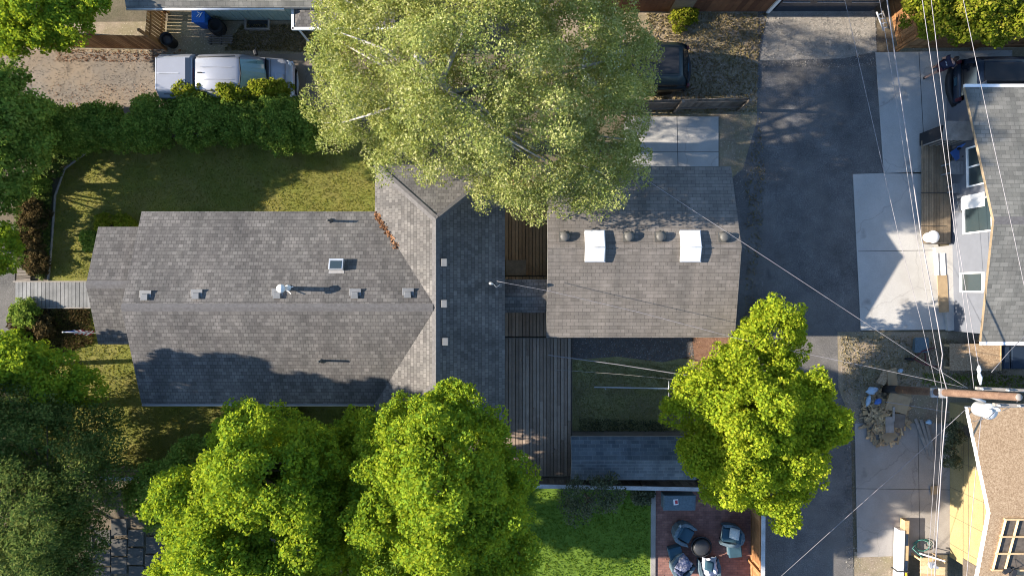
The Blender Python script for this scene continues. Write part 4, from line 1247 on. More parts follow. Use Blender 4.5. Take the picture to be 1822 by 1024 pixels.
def pickup():
    rear, cy = P(275, 0, 1.7).x, 8.72
    L = 5.45
    off = (rear + L / 2, cy, 0)
    t = thing("pickup_truck", "silver pickup truck with canopy over its bed parked on the driveway", "pickup truck", off)
    hx = L / 2
    def part(name, mb, mat, par=t, bev=.0):
        return place(mb, off).build(name, M[mat], par, bev)
    m = MB()
    m.loft([ring(-hx, .84, .5, 1.0), ring(-hx + .06, .92, .42, 1.10), ring(-1.0, .94, .38, 1.12), ring(.9, .94, .38, 1.12), ring(1.35, .93, .4, 1.10), ring(2.25, .90, .42, 1.03), ring(2.5, .84, .45, .98), ring(2.66, .70, .5, .88), ring(hx, .6, .52, .8)])
    part("body", m, "silver")
    m = MB()
    m.loft([ring(-hx + .05, .88, 1.08, 1.72, .70), ring(-hx + .12, .90, 1.08, 1.80, .72), ring(-1.25, .90, 1.08, 1.84, .73), ring(-1.15, .88, 1.08, 1.80, .71)], 0, False)
    cnp = part("canopy", m, "silver", t, .03)
    m = MB(); m.box((-1.30, 0, 1.852), (.20, 1.25, .02)); part("canopy_light", m, "dark_paint", cnp)
    for s_ in (-1, 1):
        m = MB(); m.poly([(-hx + .30, s_ * .895, 1.26), (-1.5, s_ * .895, 1.26), (-1.62, s_ * .79, 1.66), (-hx + .36, s_ * .79, 1.66)][::-s_])
        part("canopy_window", m, "dark_glass", cnp)
    m = MB()
    m.loft([ring(-1.08, .86, 1.08, 1.74, .66), ring(-1.0, .88, 1.08, 1.80, .68), ring(-.1, .90, 1.08, 1.86, .70), ring(.62, .90, 1.08, 1.82, .69), ring(.80, .89, 1.08, 1.76, .68), ring(1.62, .84, 1.06, 1.13, .80)], 0, True)
    part("cab", m, "silver")
    m = MB()
    n = 8
    top = [V((.78 + .06 * (1 - (2 * k / n - 1) ** 2), -.60 + 1.20 * k / n, 1.795)) for k in range(n + 1)]
    bot = [V((1.50 + .16 * (1 - (2 * k / n - 1) ** 2), -.76 + 1.52 * k / n, 1.20)) for k in range(n + 1)]
    for k in range(n):
        m.poly([top[k], bot[k], bot[k + 1], top[k + 1]])
    part("windshield", m, "car_glass")
    m = MB(); m.tube([V((1.55, -.3, 1.22)), V((1.25, .25, 1.42))], .012, 5); m.tube([V((1.6, .2, 1.2)), V((1.3, .62, 1.38))], .012, 5); part("wiper", m, "tonneau")
    m = MB(); m.tube([V((.76, -.66, 1.77)), V((.84, 0, 1.82)), V((.76, .66, 1.77))], .025, 5); part("windshield_trim", m, "tonneau")
    for s_ in (-1, 1):
        m = MB(); m.poly([(-.95, s_ * .915, 1.18), (1.35, s_ * .905, 1.16), (.72, s_ * .735, 1.68), (-.9, s_ * .735, 1.70)][::-s_])
        part("side_window", m, "dark_glass")
        m = MB(); m.tube([V((-1.0, s_ * .68, 1.785)), V((.62, s_ * .70, 1.825))], .018, 5); part("roof_channel", m, "tonneau")
        m = MB(); m.box((1.22, s_ * 1.05, 1.22), (.14, .22, .18), s_ * .3); part("mirror", m, "tonneau", t, .03)
        m = MB(); m.ell((2.42, s_ * .68, .90), (.20, .17, .09), 12, 6); part("headlight", m, "acrylic")
        for xx in (-1.7, 1.75):
            wm = MB(); o_ = None
            wheel_at = (off[0] + xx, off[1] + s_ * .82)
            wheel(t, *wheel_at)
    m = MB(); m.hexa([(1.95, -.27, 1.0), (2.35, -.22, 1.0), (2.35, .22, 1.0), (1.95, .27, 1.0)], [(2.0, -.25, 1.12), (2.3, -.2, 1.085), (2.3, .2, 1.085), (2.0, .25, 1.12)]); part("hood_scoop", m, "silver", t, .015)
    m = MB(); m.box((1.66, 0, 1.135), (.12, 1.55, .02)); part("cowl", m, "tonneau")
    m = MB(); m.box((hx - .08, 0, .66), (.16, 1.1, .28)); part("grille", m, "tonneau")
    m = MB(); m.loft([[V((hx - .1 - .22 * abs(y) ** 2, y, z)) for z in (.42, .6)] + [V((hx + .06 - .28 * abs(y) ** 2, y, z)) for z in (.6, .42)] for y in (-.9, -.5, 0, .5, .9)], 0, False); part("bumper", m, "galv")
    m = MB(); m.box((-hx - .04, 0, .5), (.12, 1.7, .16)); part("bumper", m, "galv")
    m = MB(); m.box((-.82, .02, 1.85), (.17, .035, .06), .0); part("antenna", m, "tonneau")
    m = MB(); m.box((1.80, 0, 1.118), (.012, 1.62, .012)); m.box((2.38, 0, 1.03), (.012, 1.3, .03)); part("hood_seam", m, "tonneau")
    for yy in (-.25, .25):
        m = MB(); m.box((-.15, yy, 1.866), (1.3, .02, .012)); part("roof_rib", m, "silver")
    m = MB(); m.box((-hx + .6, 0, 1.84), (.9, .03, .012)); m.box((-hx + .1, 0, 1.79), (.04, 1.3, .03)); part("canopy_trim", m, "galv", cnp)
    m = MB(); m.box((-1.115, 0, 1.45), (.05, .5, .6)); part("rear_light_bar", m, "maroon")
pickup()

def suv(name, label, cat, rear_x, cy, direction, paint, glass="dark_glass", L=4.5):
    off = (rear_x + direction * L / 2, cy, 0)
    t = thing(name, label, cat, off)
    rz = 0 if direction > 0 else math.pi
    hx = L / 2
    def part(name, mb, mat, par=t, bev=0.0):
        return place(mb, off, rz).build(name, M[mat], par, bev)
    m = MB()
    m.loft([ring(-hx, .80, .50, .92), ring(-hx + .10, .90, .40, 1.02), ring(-1.2, .94, .34, 1.05), ring(.9, .94, .34, 1.04), ring(1.8, .90, .36, .95), ring(hx - .12, .80, .42, .85), ring(hx, .66, .48, .74)])
    part("body", m, paint)
    m = MB()
    m.loft([ring(-hx + .10, .84, 1.0, 1.08, .78), ring(-hx + .42, .86, 1.0, 1.66, .64), ring(-hx + .62, .87, 1.0, 1.72, .66), ring(-.2, .88, 1.0, 1.74, .67), ring(.45, .88, 1.0, 1.66, .66), ring(1.15, .84, 1.0, 1.06, .78)])
    part("cabin", m, paint)
    m = MB(); m.box((-.62, 0, 1.742), (2.1, 1.06, .03)); rp = part("roof_panel", m, "tonneau", t, .01)
    m = MB(); m.poly([(-hx + .06, -.66, 1.10), (-hx + .06, .66, 1.10), (-hx + .36, .54, 1.60), (-hx + .36, -.54, 1.60)][::-1]); part("rear_window", m, glass)
    m = MB(); m.poly([(1.22, -.66, 1.10), (1.22, .66, 1.10), (.52, .56, 1.64), (.52, -.56, 1.64)]); part("windshield", m, "car_glass")
    for s_ in (-1, 1):
        for k, (xa, xb) in enumerate(((-1.75, -.95), (-.88, .02), (.09, .95))):
            m = MB(); m.poly([(xa, s_ * .905, 1.10), (xb, s_ * .905, 1.10), (min(xb, .55) if k == 2 else xb, s_ * .70, 1.58), (xa + (.12 if k == 0 else 0), s_ * .70, 1.58)][::-s_])
            part("side_window", m, "dark_glass")
        m = MB(); m.tube([V((-1.7, s_ * .60, 1.78)), V((.35, s_ * .60, 1.77))], .022, 5); part("roof_rail", m, "dark_metal")
        m = MB(); m.box((-hx + .05, s_ * .78, .93), (.14, .14, .28)); part("tail_light", m, "maroon", t, .02)
        m = MB(); m.box((.95, s_ * 1.03, 1.12), (.13, .2, .14)); part("mirror", m, paint, t, .03)
        m = MB(); m.ell((hx - .18, s_ * .62, .74), (.14, .18, .08), 10, 6); part("headlight", m, "acrylic")
        for xx in (-1.38, 1.40):
            wheel(t, off[0] + direction * xx, off[1] + s_ * .80, .35, .22)
    m = MB(); m.loft([[V((-hx - .02 + .2 * abs(y) ** 2.2, y, z)) for z in (.42, .68)] + [V((-hx - .20 + .32 * abs(y) ** 2.2, y, z)) for z in (.66, .44)] for y in (-.95, -.7, -.35, 0, .35, .7, .95)], 0, True); part("bumper", m, "tonneau")
    m = MB(); m.box((-hx - .01, 0, .84), (.05, .34, .13)); part("licence_plate", m, "cushion")
    return t
suv("parked_car", "dark parked vehicle with flat roof half hidden under the pale leafy tree", "car", P(1222, 0, .7).x, P(0, 105, .9).y - .35, -1, "green_black")
suv("parked_car", "dark blue hatchback nosed in beside the east house roof, right edge", "car", P(1694, 0, .6).x, P(0, 145, .9).y - .0, 1, "dark_paint")

# ------------------------------------------------------------------ person
def person():
    b = P(1646, 130)
    t = thing("person", "person in navy shirt and maroon shorts striding beside the dark hatchback", "person", (b.x + .15, b.y, 0))
    # forward is +x; one vertex per joint
    J = {"pelvis": (0.02, 0, .95, .145), "waist": (.05, 0, 1.10, .14), "chest": (.08, 0, 1.30, .165), "neck": (.12, 0, 1.47, .06), "head": (.16, 0, 1.60, .10),
         "hl": (.02, .10, .90, .10), "kl": (.28, .11, .52, .065), "al": (.22, .11, .10, .045), "tl": (.40, .12, .05, .04),
         "hr": (.02, -.10, .90, .10), "kr": (-.04, -.11, .50, .065), "ar": (-.34, -.11, .16, .045), "tr": (-.20, -.12, .05, .04),
         "sl": (.08, .19, 1.40, .065), "el": (.02, .27, 1.14, .045), "wl": (.16, .27, .93, .032), "pl": (.20, .27, .87, .036),
         "sr": (.08, -.19, 1.40, .065), "er": (.18, -.28, 1.16, .045), "wr": (.36, -.24, 1.06, .032), "pr": (.42, -.23, 1.03, .036)}
    E = [("pelvis", "waist"), ("waist", "chest"), ("chest", "neck"), ("neck", "head"), ("pelvis", "hl"), ("hl", "kl"), ("kl", "al"), ("al", "tl"), ("pelvis", "hr"), ("hr", "kr"), ("kr", "ar"), ("ar", "tr"),
         ("chest", "sl"), ("sl", "el"), ("el", "wl"), ("wl", "pl"), ("chest", "sr"), ("sr", "er"), ("er", "wr"), ("wr", "pr")]
    for s_, w in (("l", "pl"), ("r", "pr")):
        x, y, z, _ = J[w]
        dz = -1 if s_ == "l" else -.25
        dx = .25 if s_ == "l" else 1
        for k in range(4):
            ln = (.072, .082, .076, .06)[k]
            J[f"f{s_}{k}a"] = (x + dx * .05, y + (k - 1.5) * .021, z + dz * .05, .0095)
            J[f"f{s_}{k}b"] = (x + dx * (.05 + ln * .6) + .012, y + (k - 1.5) * .023, z + dz * (.05 + ln * .6), .008)
            E += [(w, f"f{s_}{k}a"), (f"f{s_}{k}a", f"f{s_}{k}b")]
        J[f"t{s_}a"] = (x + dx * .02 + .02, y - .045 * (1 if s_ == "l" else -1), z + dz * .02, .010)
        J[f"t{s_}b"] = (x + dx * .05 + .03, y - .06 * (1 if s_ == "l" else -1), z + dz * .05, .008)
        E += [(w, f"t{s_}a"), (f"t{s_}a", f"t{s_}b")]
    keys = list(J)
    def skinned(name, ks, es, mat, grow=0.0, parent=t):
        me = bpy.data.meshes.new(name)
        me.from_pydata([J[k][:3] for k in ks], [(ks.index(a), ks.index(b)) for a, b in es], [])
        me.materials.append(M[mat])
        o = bpy.data.objects.new(name, me); COL.objects.link(o); o.parent = parent
        o.rotation_euler = (0, 0, R(28))
        sk = o.modifiers.new("skin", 'SKIN'); sk.use_smooth_shade = True
        for i, k in enumerate(ks):
            r_ = J[k][3] + grow
            me.skin_vertices[0].data[i].radius = (r_, r_)
            me.skin_vertices[0].data[i].use_root = (i == 0)
        sb = o.modifiers.new("sub", 'SUBSURF'); sb.levels = 1; sb.render_levels = 2
        return o
    body = skinned("body", keys, E, "skin")
    skinned("shirt", ["waist", "chest", "sl", "sr", "el", "er"], [("waist", "chest"), ("chest", "sl"), ("chest", "sr")] + [], "navy", .022) if False else None
    J["sl2"] = (.05, .235, 1.27, .06); J["sr2"] = (.13, -.24, 1.28, .06); J["chest2"] = (.09, 0, 1.40, .12); J["waist2"] = (.03, 0, 1.0, .15)
    skinned("shirt", ["waist", "waist2", "chest", "chest2", "sl", "sr", "sl2", "sr2"], [("waist2", "waist"), ("waist", "chest"), ("chest", "chest2"), ("chest", "sl"), ("chest", "sr"), ("sl", "sl2"), ("sr", "sr2")], "navy", .02)
    J["kl2"] = (.22, .11, .60, .085); J["kr2"] = (-.02, -.11, .60, .085)
    skinned("shorts", ["pelvis", "hl", "hr", "kl2", "kr2"], [("pelvis", "hl"), ("pelvis", "hr"), ("hl", "kl2"), ("hr", "kr2")], "shorts", .02)
    def rot(mb):
        return place(mb, t.location, R(28))
    for s_, k in (("l", .11), ("r", -.11)):
        a, c = J["a" + s_], J["t" + s_]
        m = MB(); m.tube([V((a[0] - .05, k, max(.03, a[2] - .05))), V((a[0] + .04, k, a[2] - .03)), V((c[0], k, .05)), V((c[0] + .05, k, .04))], [.04, .055, .05, .03], 8)
        rot(m).build("shoe", M["tonneau"], t)
    m = MB()
    m.ell((.15, 0, 1.645), (.10, .085, .10), 14, 10)
    m.ell((.09, 0, 1.62), (.06, .08, .09), 12, 8)
    rot(m).build("hair", M["hair"], t)
    m = MB()
    m.ell((.26, 0, 1.585), (.018, .014, .022), 8, 6)
    for s_ in (-1, 1):
        m.ell((.15, s_ * .10, 1.60), (.02, .012, .03), 8, 6)
    rot(m).build("nose_and_ears", M["skin"], t)
    m = MB()
    for s_ in (-1, 1):
        m.ell((.247, s_ * .035, 1.615), (.01, .014, .009), 8, 6)
    m.ell((.252, 0, 1.545), (.008, .025, .007), 8, 6)
    rot(m).build("face", M["hair"], t)
    m = MB()
    m.box((.262, .02, 1.33), (.012, .07, .05)); m.box((.262, -.05, 1.30), (.012, .05, .06)); m.box((-.105, .05, 1.36), (.012, .09, .045)); m.box((-.105, -.05, 1.32), (.012, .07, .05))
    rot(m).build("shirt_print", M["pale_throw"], t)
person()

# ------------------------------------------------------------------ patio furniture
def armchair(px, py, rz, label, seatm="cushion"):
    q = P(px, py, .5)
    t = thing("armchair", label, "armchair", (q.x, q.y, .05), "armchairs round the fire pit")
    M3 = Matrix.Rotation(rz, 3, 'Z')
    def put(m):
        m.v = [M3 @ p + V((q.x, q.y, .05)) for p in m.v]; return m
    m = MB()
    # curved wicker shell: back behind (-x), arms curving to the front (+x)
    path = [(.40, -.36), (.10, -.40), (-.18, -.36), (-.34, -.18), (-.38, 0), (-.34, .18), (-.18, .36), (.10, .40), (.40, .36)]
    hts = [.50, .56, .66, .76, .80, .76, .66, .56, .50]
    rings = []
    for (x, y), h in zip(path, hts):
        v = V((x + .05, y, 0)).normalized() * .075
        rings.append([V((x - v.x, y - v.y, .14)), V((x + v.x, y + v.y, .14)), V((x + v.x * 1.25, y + v.y * 1.25, h)), V((x - v.x * .9, y - v.y * .9, h))])
    m.loft(rings, 0, False)
    put(m).build("frame", M["wicker"], t, .025)
    m = MB(); m.box((.06, 0, .27), (.62, .60, .22)); put(m).build("base", M["wicker"], t, .03)
    m = MB(); m.box((.09, 0, .43), (.62, .58, .13)); put(m).build("seat_cushion", M[seatm], t, .05)
    m = MB(); m.box((-.24, 0, .60), (.14, .50, .34), 0, 0, 0, -.25); put(m).build("back_cushion", M[seatm], t, .05)
    for sx in (-.28, .34):
        for sy in (-.3, .3):
            m = MB(); m.box((sx, sy, .08), (.06, .06, .16)); put(m).build("leg", M["dark_metal"], t)
    return t

def pillow(px, py, z, rz, label, mat, s=(.42, .40, .13), tilt=.5):
    q = P(px, py, z)
    m = MB(); n = 8
    rows = []
    for i in range(n + 1):
        u = -1 + 2 * i / n
        rows.append([V((u * s[0] / 2 * (1 - .06 * w * w), w * s[1] / 2 * (1 - .06 * u * u), s[2] / 2 * math.sqrt(max(0, (1 - u ** 4) * (1 - w ** 4))))) for w in [-1 + 2 * k / n for k in range(n + 1)]])
    for sg in (1, -1):
        pts = [V((p.x, p.y, p.z * sg)) for r_ in rows for p in r_]
        fs = [(i * (n + 1) + k, (i + 1) * (n + 1) + k, (i + 1) * (n + 1) + k + 1, i * (n + 1) + k + 1)[::sg] for i in range(n) for k in range(n)]
        m.add(pts, fs, 0, True)
    Mx = Matrix.Rotation(rz, 3, 'Z') @ Matrix.Rotation(tilt, 3, 'Y')
    m.v = [Mx @ p + q for p in m.v]
    return tag(m.build("pillow", M[mat]), label, "pillow")

armchair(1216, 948, -.5, "blue grey wicker armchair left of the fire pit with striped pillow")
pillow(1208, 941, .72, -.5, "narrow striped pillow on the armchair left of the fire pit", "pillow", (.22, .46, .12), .7)
armchair(1302, 952, math.pi - .12, "blue grey wicker armchair right of the fire pit beside the fence")
pillow(1307, 949, .75, math.pi - .12, "pale square pillow on the armchair right of the fire pit", "pillow", (.42, .46, .14), .6)
armchair(1212, 1008, .75, "armchair heaped with dark striped blanket at the lower patio edge", "throw")
armchair(1262, 1013, 1.65, "armchair draped in pale throw at the lower patio edge", "pale_throw")
def blanket(px, py, z, sx, sy, rz, mat, label, seed):
    r_ = random.Random(seed); q = P(px, py, z); m = MB(); n = 9
    pts = []
    for i in range(n + 1):
        for k in range(n + 1):
            u, w = -1 + 2 * i / n, -1 + 2 * k / n
            pts.append(V((u * sx / 2 + r_.uniform(-.03, .03), w * sy / 2 + r_.uniform(-.03, .03), .06 * math.sin(u * 5 + w * 3 + seed) + r_.uniform(-.03, .03) - .22 * max(abs(u), abs(w)) ** 4)))
    fs = [(i * (n + 1) + k, (i + 1) * (n + 1) + k, (i + 1) * (n + 1) + k + 1, i * (n + 1) + k + 1) for i in range(n) for k in range(n)]
    fs2 = [tuple(len(pts) + j for j in f[::-1]) for f in fs]
    m.add(pts + [p - V((0, 0, .02)) for p in pts], fs + fs2, 0, True)
    Mx = Matrix.Rotation(rz, 3, 'Z')
    m.v = [Mx @ p + q for p in m.v]
    return tag(m.build("blanket", M[mat]), label, "blanket")
blanket(1216, 1008, .76, .75, .62, .75, "throw", "rumpled dark blanket with pale stripes on the lower left armchair", 3)
blanket(1266, 1012, .80, .62, .8, .1, "pale_throw", "pale blue grey throw draped over the lower right armchair", 5)
pillow(1262, 1006, .86, 1.3, "grey blue speckled pillow on the draped lower right armchair", "cushion", (.40, .40, .14), .3)
def ottoman(px, py, rz, label):
    q = P(px, py, .4); t = thing("ottoman", label, "ottoman", (q.x, q.y, .05))
    m = MB(); m.box((q.x, q.y, .21), (.55, .50, .26), rz); m.build("base", M["wicker"], t, .03)
    m = MB(); m.box((q.x, q.y, .40), (.58, .52, .12), rz); m.build("cushion", M["cushion"], t, .05)
ottoman(1202, 983, .25, "teal cushioned ottoman left of the fire pit, against the heaped armchair")
ottoman(1308, 980, .1, "teal cushioned ottoman tucked below the right armchair beside the fence")
q = P(1248, 972, .4)
t = thing("fire_pit", "round black fire pit in the middle of the brick patio", "fire pit", (q.x, q.y, .05))
m = MB(); m.lathe((q.x, q.y, .05), [(.30, 0), (.36, .12), (.44, .32), (.46, .38), (.40, .38), (.36, .30), (.05, .26)], 24); m.build("bowl", M["tonneau"], t)
m = MB(); m.lathe((q.x, q.y, .05), [(.385, .40), (.30, .47), (.12, .50), (.02, .51)], 24); m.build("cover", M["dark_metal"], t)
q = P(1209, 893, .6)
t = thing("storage_bench", "blue grey covered patio bench against the south fence", "bench", (q.x, q.y, .05))
m = MB(); m.box((q.x, q.y, .30), (1.35, .62, .50)); m.build("base", M["wicker"], t, .03)
m = MB(); m.hexa([(q.x - .70, q.y - .36, .55), (q.x + .70, q.y - .36, .55), (q.x + .70, q.y + .34, .62), (q.x - .70, q.y + .34, .62)], [(q.x - .66, q.y - .33, .62), (q.x + .58, q.y - .33, .62), (q.x + .66, q.y + .32, .70), (q.x - .66, q.y + .32, .70)]); m.build("lid", M["wicker"], t, .02)
q = P(1203, 893, .72)
m = MB(); m.box((q.x, q.y, .675), (.20, .24, .02), .1, 0); m.box((q.x + .02, q.y, .69), (.11, .15, .012), .1, 1)
tag(m.build("magazine", [M["white"], M["red"]]), "white magazine with red cover lying on the patio bench", "magazine")

# ------------------------------------------------------------------ courtyard pole and lines
a, b = P(1057, 688, .5), P(1206, 691, .5)
t = thing("clothes_pole", "white metal T-shaped clothes pole lying over the courtyard grass", "pole", (a.x, a.y, 0))
m = MB(); m.tube([a, b], .032, 8); m.build("pole", M["galv"], t)
m = MB(); q = P(1190, 691, .52); m.tube([q + V((0, .32, 0)), q + V((0, -.32, 0))], .022, 6); m.build("cross_bar", M["galv"], t)
for x in (1075, 1185):
    q = P(x, 689, 0); m = MB(); m.tube([(q.x, q.y, 0), (q.x, q.y, .48)], .025, 6); m.build("prop", M["galv"], t)
def wire(label, pts, r=.012, mat="wire", group="overhead wires", name="overhead_wire", sag=0.0):
    p = [P(*q) for q in pts]
    out = []
    for i in range(len(p) - 1):
        for k in range(6):
            out.append(p[i].lerp(p[i + 1], k / 6))
    out.append(p[-1])
    m = MB(); m.tube(out, r, 5)
    return tag(m.build(name, M[mat]), label, "wire", group)
wire("thick pale clothesline stretched over the deck and courtyard", [(975, 631, 1.9), (1100, 648, 1.85), (1260, 673, 1.9)], .020, "wire", None, "clothesline")
wire("thin faint clothesline south of the thick one", [(985, 657, 1.9), (1100, 665, 1.86), (1250, 679, 1.9)], .009, "pole_grey", None, "clothesline")

# ------------------------------------------------------------------ utility pole and wires
pb, ptop = P(1573, 691, 0), P(1813, 706, 7.6)
up = thing("utility_pole", "reddish brown wooden utility pole with crossarms and white transformer", "utility pole", pb)
m = MB(); m.tube([pb, pb.lerp(ptop, .5), ptop], [.165, .145, .125], 16); m.build("pole", M["pole"], up)
m = MB(); dsp = (ptop - pb).normalized(); m.tube([ptop + dsp * .001, ptop + dsp * .02], [.115, .105], 16); m.build("pole_top", M["pole_grey"], up)
m = MB(); m.tube([pb - V((0, 0, 0)), pb.lerp(ptop, .14)], [.171, .166], 16); m.build("dark_band", M["tonneau"], up)  # darker band round the foot of the pole
for (xa, ya, xb, yb, z) in ((1737, 690, 1880, 697, 6.7), (1768, 719, 1880, 722, 6.6)):
    a, b = P(xa, ya, z), P(xb, yb, z)
    m = MB(); c = a.lerp(b, .5); m.box(c, ((b - a).length, .10, .12), math.atan2(b.y - a.y, b.x - a.x)); arm = m.build("crossarm", M["pole_grey"], up)
    m = MB()
    for f in (.03, .35, .92):
        q = a.lerp(b, f); m.lathe(q + V((0, 0, .06)), [(.02, 0), (.045, .06), (.03, .09), (.045, .12), (.02, .17)], 8)
    m.build("insulator", M["galv"], arm)
tcn = P(1752, 729, 5.1)
m = MB(); m.lathe(tcn - V((0, 0, .45)), [(.24, .1), (.27, .13), (.27, .66), (.29, .69), (.27, .74), (.10, .80), (.02, .81)], 24); tr = m.build("transformer", plain("transformer_grey", (0.52, 0.53, 0.54), 0.4, var=.08), up)
m = MB()
for dx, dy in ((-.16, .06), (.12, .10)):
    m.lathe(tcn + V((dx, dy, .33)), [(.07, 0), (.04, .05), (.08, .09), (.04, .14), (.075, .18), (.03, .26)], 10)
m.build("bushing", M["acrylic"], tr)
m = MB()
m.tube([tcn + V((-.16, .06, .7)), tcn + V((-.5, -.1, .9)), tcn + V((-.62, -.35, .3)), tcn + V((-.35, -.40, -.1))], .013, 5)
m.tube([tcn + V((.12, .1, .7)), tcn + V((.3, .4, 1.1)), tcn + V((.1, .75, 1.5))], .013, 5)
m.build("lead", M["black_wire"], tr)
m = MB(); q = pb.lerp(ptop, .66); m.tube([q, tcn + V((-.05, .3, .1))], .06, 6); m.build("bracket", M["galv"], up)
for k, f in enumerate((.435, .50)):
    q = pb.lerp(ptop, f); m = MB(); m.box(q + V((-.05, 0, .18)), (.3, .35, .1)); m.build("cable_clamp", M["galv"], up)
cut = thing("fuse_cutout", "white insulated cutout hanging on the wire north of the pole", "insulator", P(1743, 670, 6.6))
m = MB(); q = P(1742, 668, 6.7); m.tube([q + V((0, .35, 0)), q + V((0, .2, 0)), q + V((0, .1, 0)), q + V((.03, -.05, 0)), q + V((.05, -.3, 0))], [.03, .075, .04, .08, .03], 8); m.build("body", M["acrylic"], cut)

wire("westernmost thin wire, crossing the alley from the top edge to the pole", [(1470, -140, 4.3), (1503, 0, 4.2), (1544, 180, 4.05), (1599, 420, 3.9), (1641, 580, 3.75), (1662, 672, 3.7), (1668, 700, 3.7), (1665, 800, 3.75), (1650, 1024, 3.9), (1640, 1160, 4.0)], .008)
wire("thickest pale cable bundle, kinked at the pole beside the trash pile", [(1560, -140, 4.9), (1578, 0, 4.75), (1604, 180, 4.6), (1639, 420, 4.4), (1669, 580, 4.25), (1677, 630, 4.2), (1674, 655, 4.2), (1684, 690, 4.15), (1685, 712, 4.15), (1677, 800, 4.2), (1663, 1024, 4.4), (1655, 1160, 4.5)], .021)
wire("thin wire just west of the thickest cable bundle", [(1542, -140, 4.5), (1565, 0, 4.4), (1595, 180, 4.25), (1631, 420, 4.1), (1658, 580, 3.95), (1672, 660, 3.9), (1677, 700, 3.9), (1674, 800, 3.95), (1657, 1024, 4.1), (1648, 1160, 4.2)], .009)
wire("bright wire ending on the west tip of the crossarm", [(1620, -140, 7.1), (1641, 0, 7.0), (1667, 180, 6.9), (1700, 420, 6.8), (1720, 580, 6.8), (1733, 690, 6.8)], .010)
wire("bright wire running down to the white cutout above the transformer", [(1636, -140, 7.1), (1657, 0, 7.0), (1678, 180, 6.9), (1703, 420, 6.8), (1729, 580, 6.75), (1742, 655, 6.7)], .010)
wire("bright wire passing over the grey shingles of the east house", [(1684, -140, 7.2), (1714, 0, 7.1), (1764, 240, 6.95), (1804, 420, 6.85), (1850, 640, 6.8), (1868, 695, 6.8)], .010)
wire("thin wire running south from the transformer over the sheathed wall", [(1746, 742, 5.6), (1736, 840, 5.6), (1720, 1024, 5.7), (1708, 1160, 5.8)], .011)
wire("twisted service wire from the pole to the mast on the house roof", [(1722, 690, 4.7), (1560, 655, 4.35), (1430, 628, 4.15), (1305, 600, 4.0), (1140, 556, 3.95), (975, 517, 4.1), (884, 500, 4.4)], .010)
wire("service wire from the pole rising over the garage skylight to the leafy tree", [(1722, 690, 4.7), (1640, 640, 4.6), (1480, 535, 4.5), (1320, 430, 4.5), (1230, 372, 4.6), (1150, 320, 4.8), (1060, 262, 5.2)], .009)
wire("diagonal wire from the unfinished house eave down over the alley", [(1722, 724, 3.5), (1640, 800, 3.4), (1500, 925, 3.5), (1390, 1024, 3.7), (1250, 1150, 4.0)], .010)
wire("short wire from the pole to the gutter corner of the east house", [(1764, 662, 4.9), (1795, 626, 4.3), (1830, 590, 3.5)], .012)
wire("thin wire crossing the scrap pile", [(1574, 714, 2.2), (1625, 722, 2.4), (1690, 733, 2.9)], .010)

# ------------------------------------------------------------------ objects by the alley and the northwest yard
q = P(354, 26, .9)
t = thing("recycling_bin", "bright blue recycling bin at the corner of the sage green house", "bin", (q.x, q.y, 0))
m = MB(); m.hexa([(q.x - .22, q.y - .28, .05), (q.x + .22, q.y - .28, .05), (q.x + .22, q.y + .22, .05), (q.x - .22, q.y + .22, .05)], [(q.x - .26, q.y - .34, .92), (q.x + .26, q.y - .34, .92), (q.x + .26, q.y + .28, .92), (q.x - .26, q.y + .28, .92)]); m.build("body", M["blue_bin"], t, .02)
m = MB(); m.box((q.x, q.y - .03, .95), (.56, .66, .06)); lid = m.build("lid", M["blue_bin"], t, .02)
m = MB()
for k, (dx, dy, rz_) in enumerate(((-.06, -.05, .9), (.03, -.08, .9), (.08, .02, .9), (-.02, .06, -.5))):
    m.box((q.x + dx + .05, q.y + dy - .02, .985), (.16, .025, .006), rz_)
m.build("lid_marking", M["white"], lid)
for a in (-1, 1):
    m = MB(); m.lathe((q.x + a * .22, q.y + .26, .02), [(.09, 0), (.09, .05)], 10); m.build("wheel", M["rubber"], t)
for k, lb in enumerate(("black tyre at the bottom of the stack by the sage wall", "black tyre in the middle of the stack by the sage wall", "black tyre on top of the stack by the sage wall")):
    q = P(388, 50, .2)
    m = MB(); m.lathe((q.x + .02 * k, q.y - .015 * k, .02 + k * .2), [(.20, .02), (.24, 0), (.32, .03), (.33, .1), (.32, .17), (.24, .2), (.20, .18), (.20, .1)], 24)
    tag(m.build("tyre", M["rubber"]), lb, "tyre", "tyres stacked by the wall")
q = P(300, 72, .4)
t = thing("trash_can", "round black trash can at the end of the cedar picket fence", "bin", (q.x, q.y, 0))
m = MB(); m.lathe((q.x, q.y, 0), [(.22, 0), (.27, .6), (.29, .62), (.26, .62), (.2, .1), (.02, .08)], 20); m.build("body", M["tonneau"], t)
m = MB(); m.ell((q.x, q.y, .50), (.23, .23, .10), 12, 6); m.build("bag", M["dark_metal"], t)
q = P(458, 43, .15)
t = thing("window_well", "wooden framed window well at the foot of the sage wall", "frame", (q.x, q.y, 0))
for (dx, dy, sx, sy) in ((0, -.22, 1.05, .05), (-.5, 0, .05, .40), (.5, 0, .05, .40)):
    m = MB(); m.box((q.x + dx, q.y + dy, .12), (sx, sy, .24)); m.build("side", M["pole_grey"], t)
m = MB(); m.box((q.x, q.y, .04), (.9, .36, .03)); m.build("cover", M["dark_metal"], t)
m = MB()
q = P(392, 72, .1)  # slats imitate stripes of light and shadow on the ground
for k in range(4):
    m.box((q.x, q.y - .1 + k * .1, .10), (1.1, .05, .03))
for dx in (-.45, 0, .45):
    m.box((q.x + dx, q.y + .05, .05), (.06, .42, .07))
tag(m.build("light_stripe_slats", M["old_fence"]), "slats laid as stripes of light and shade between the tyres and the pickup", "light_stripe_slats")
q = P(1175, 145, .4)
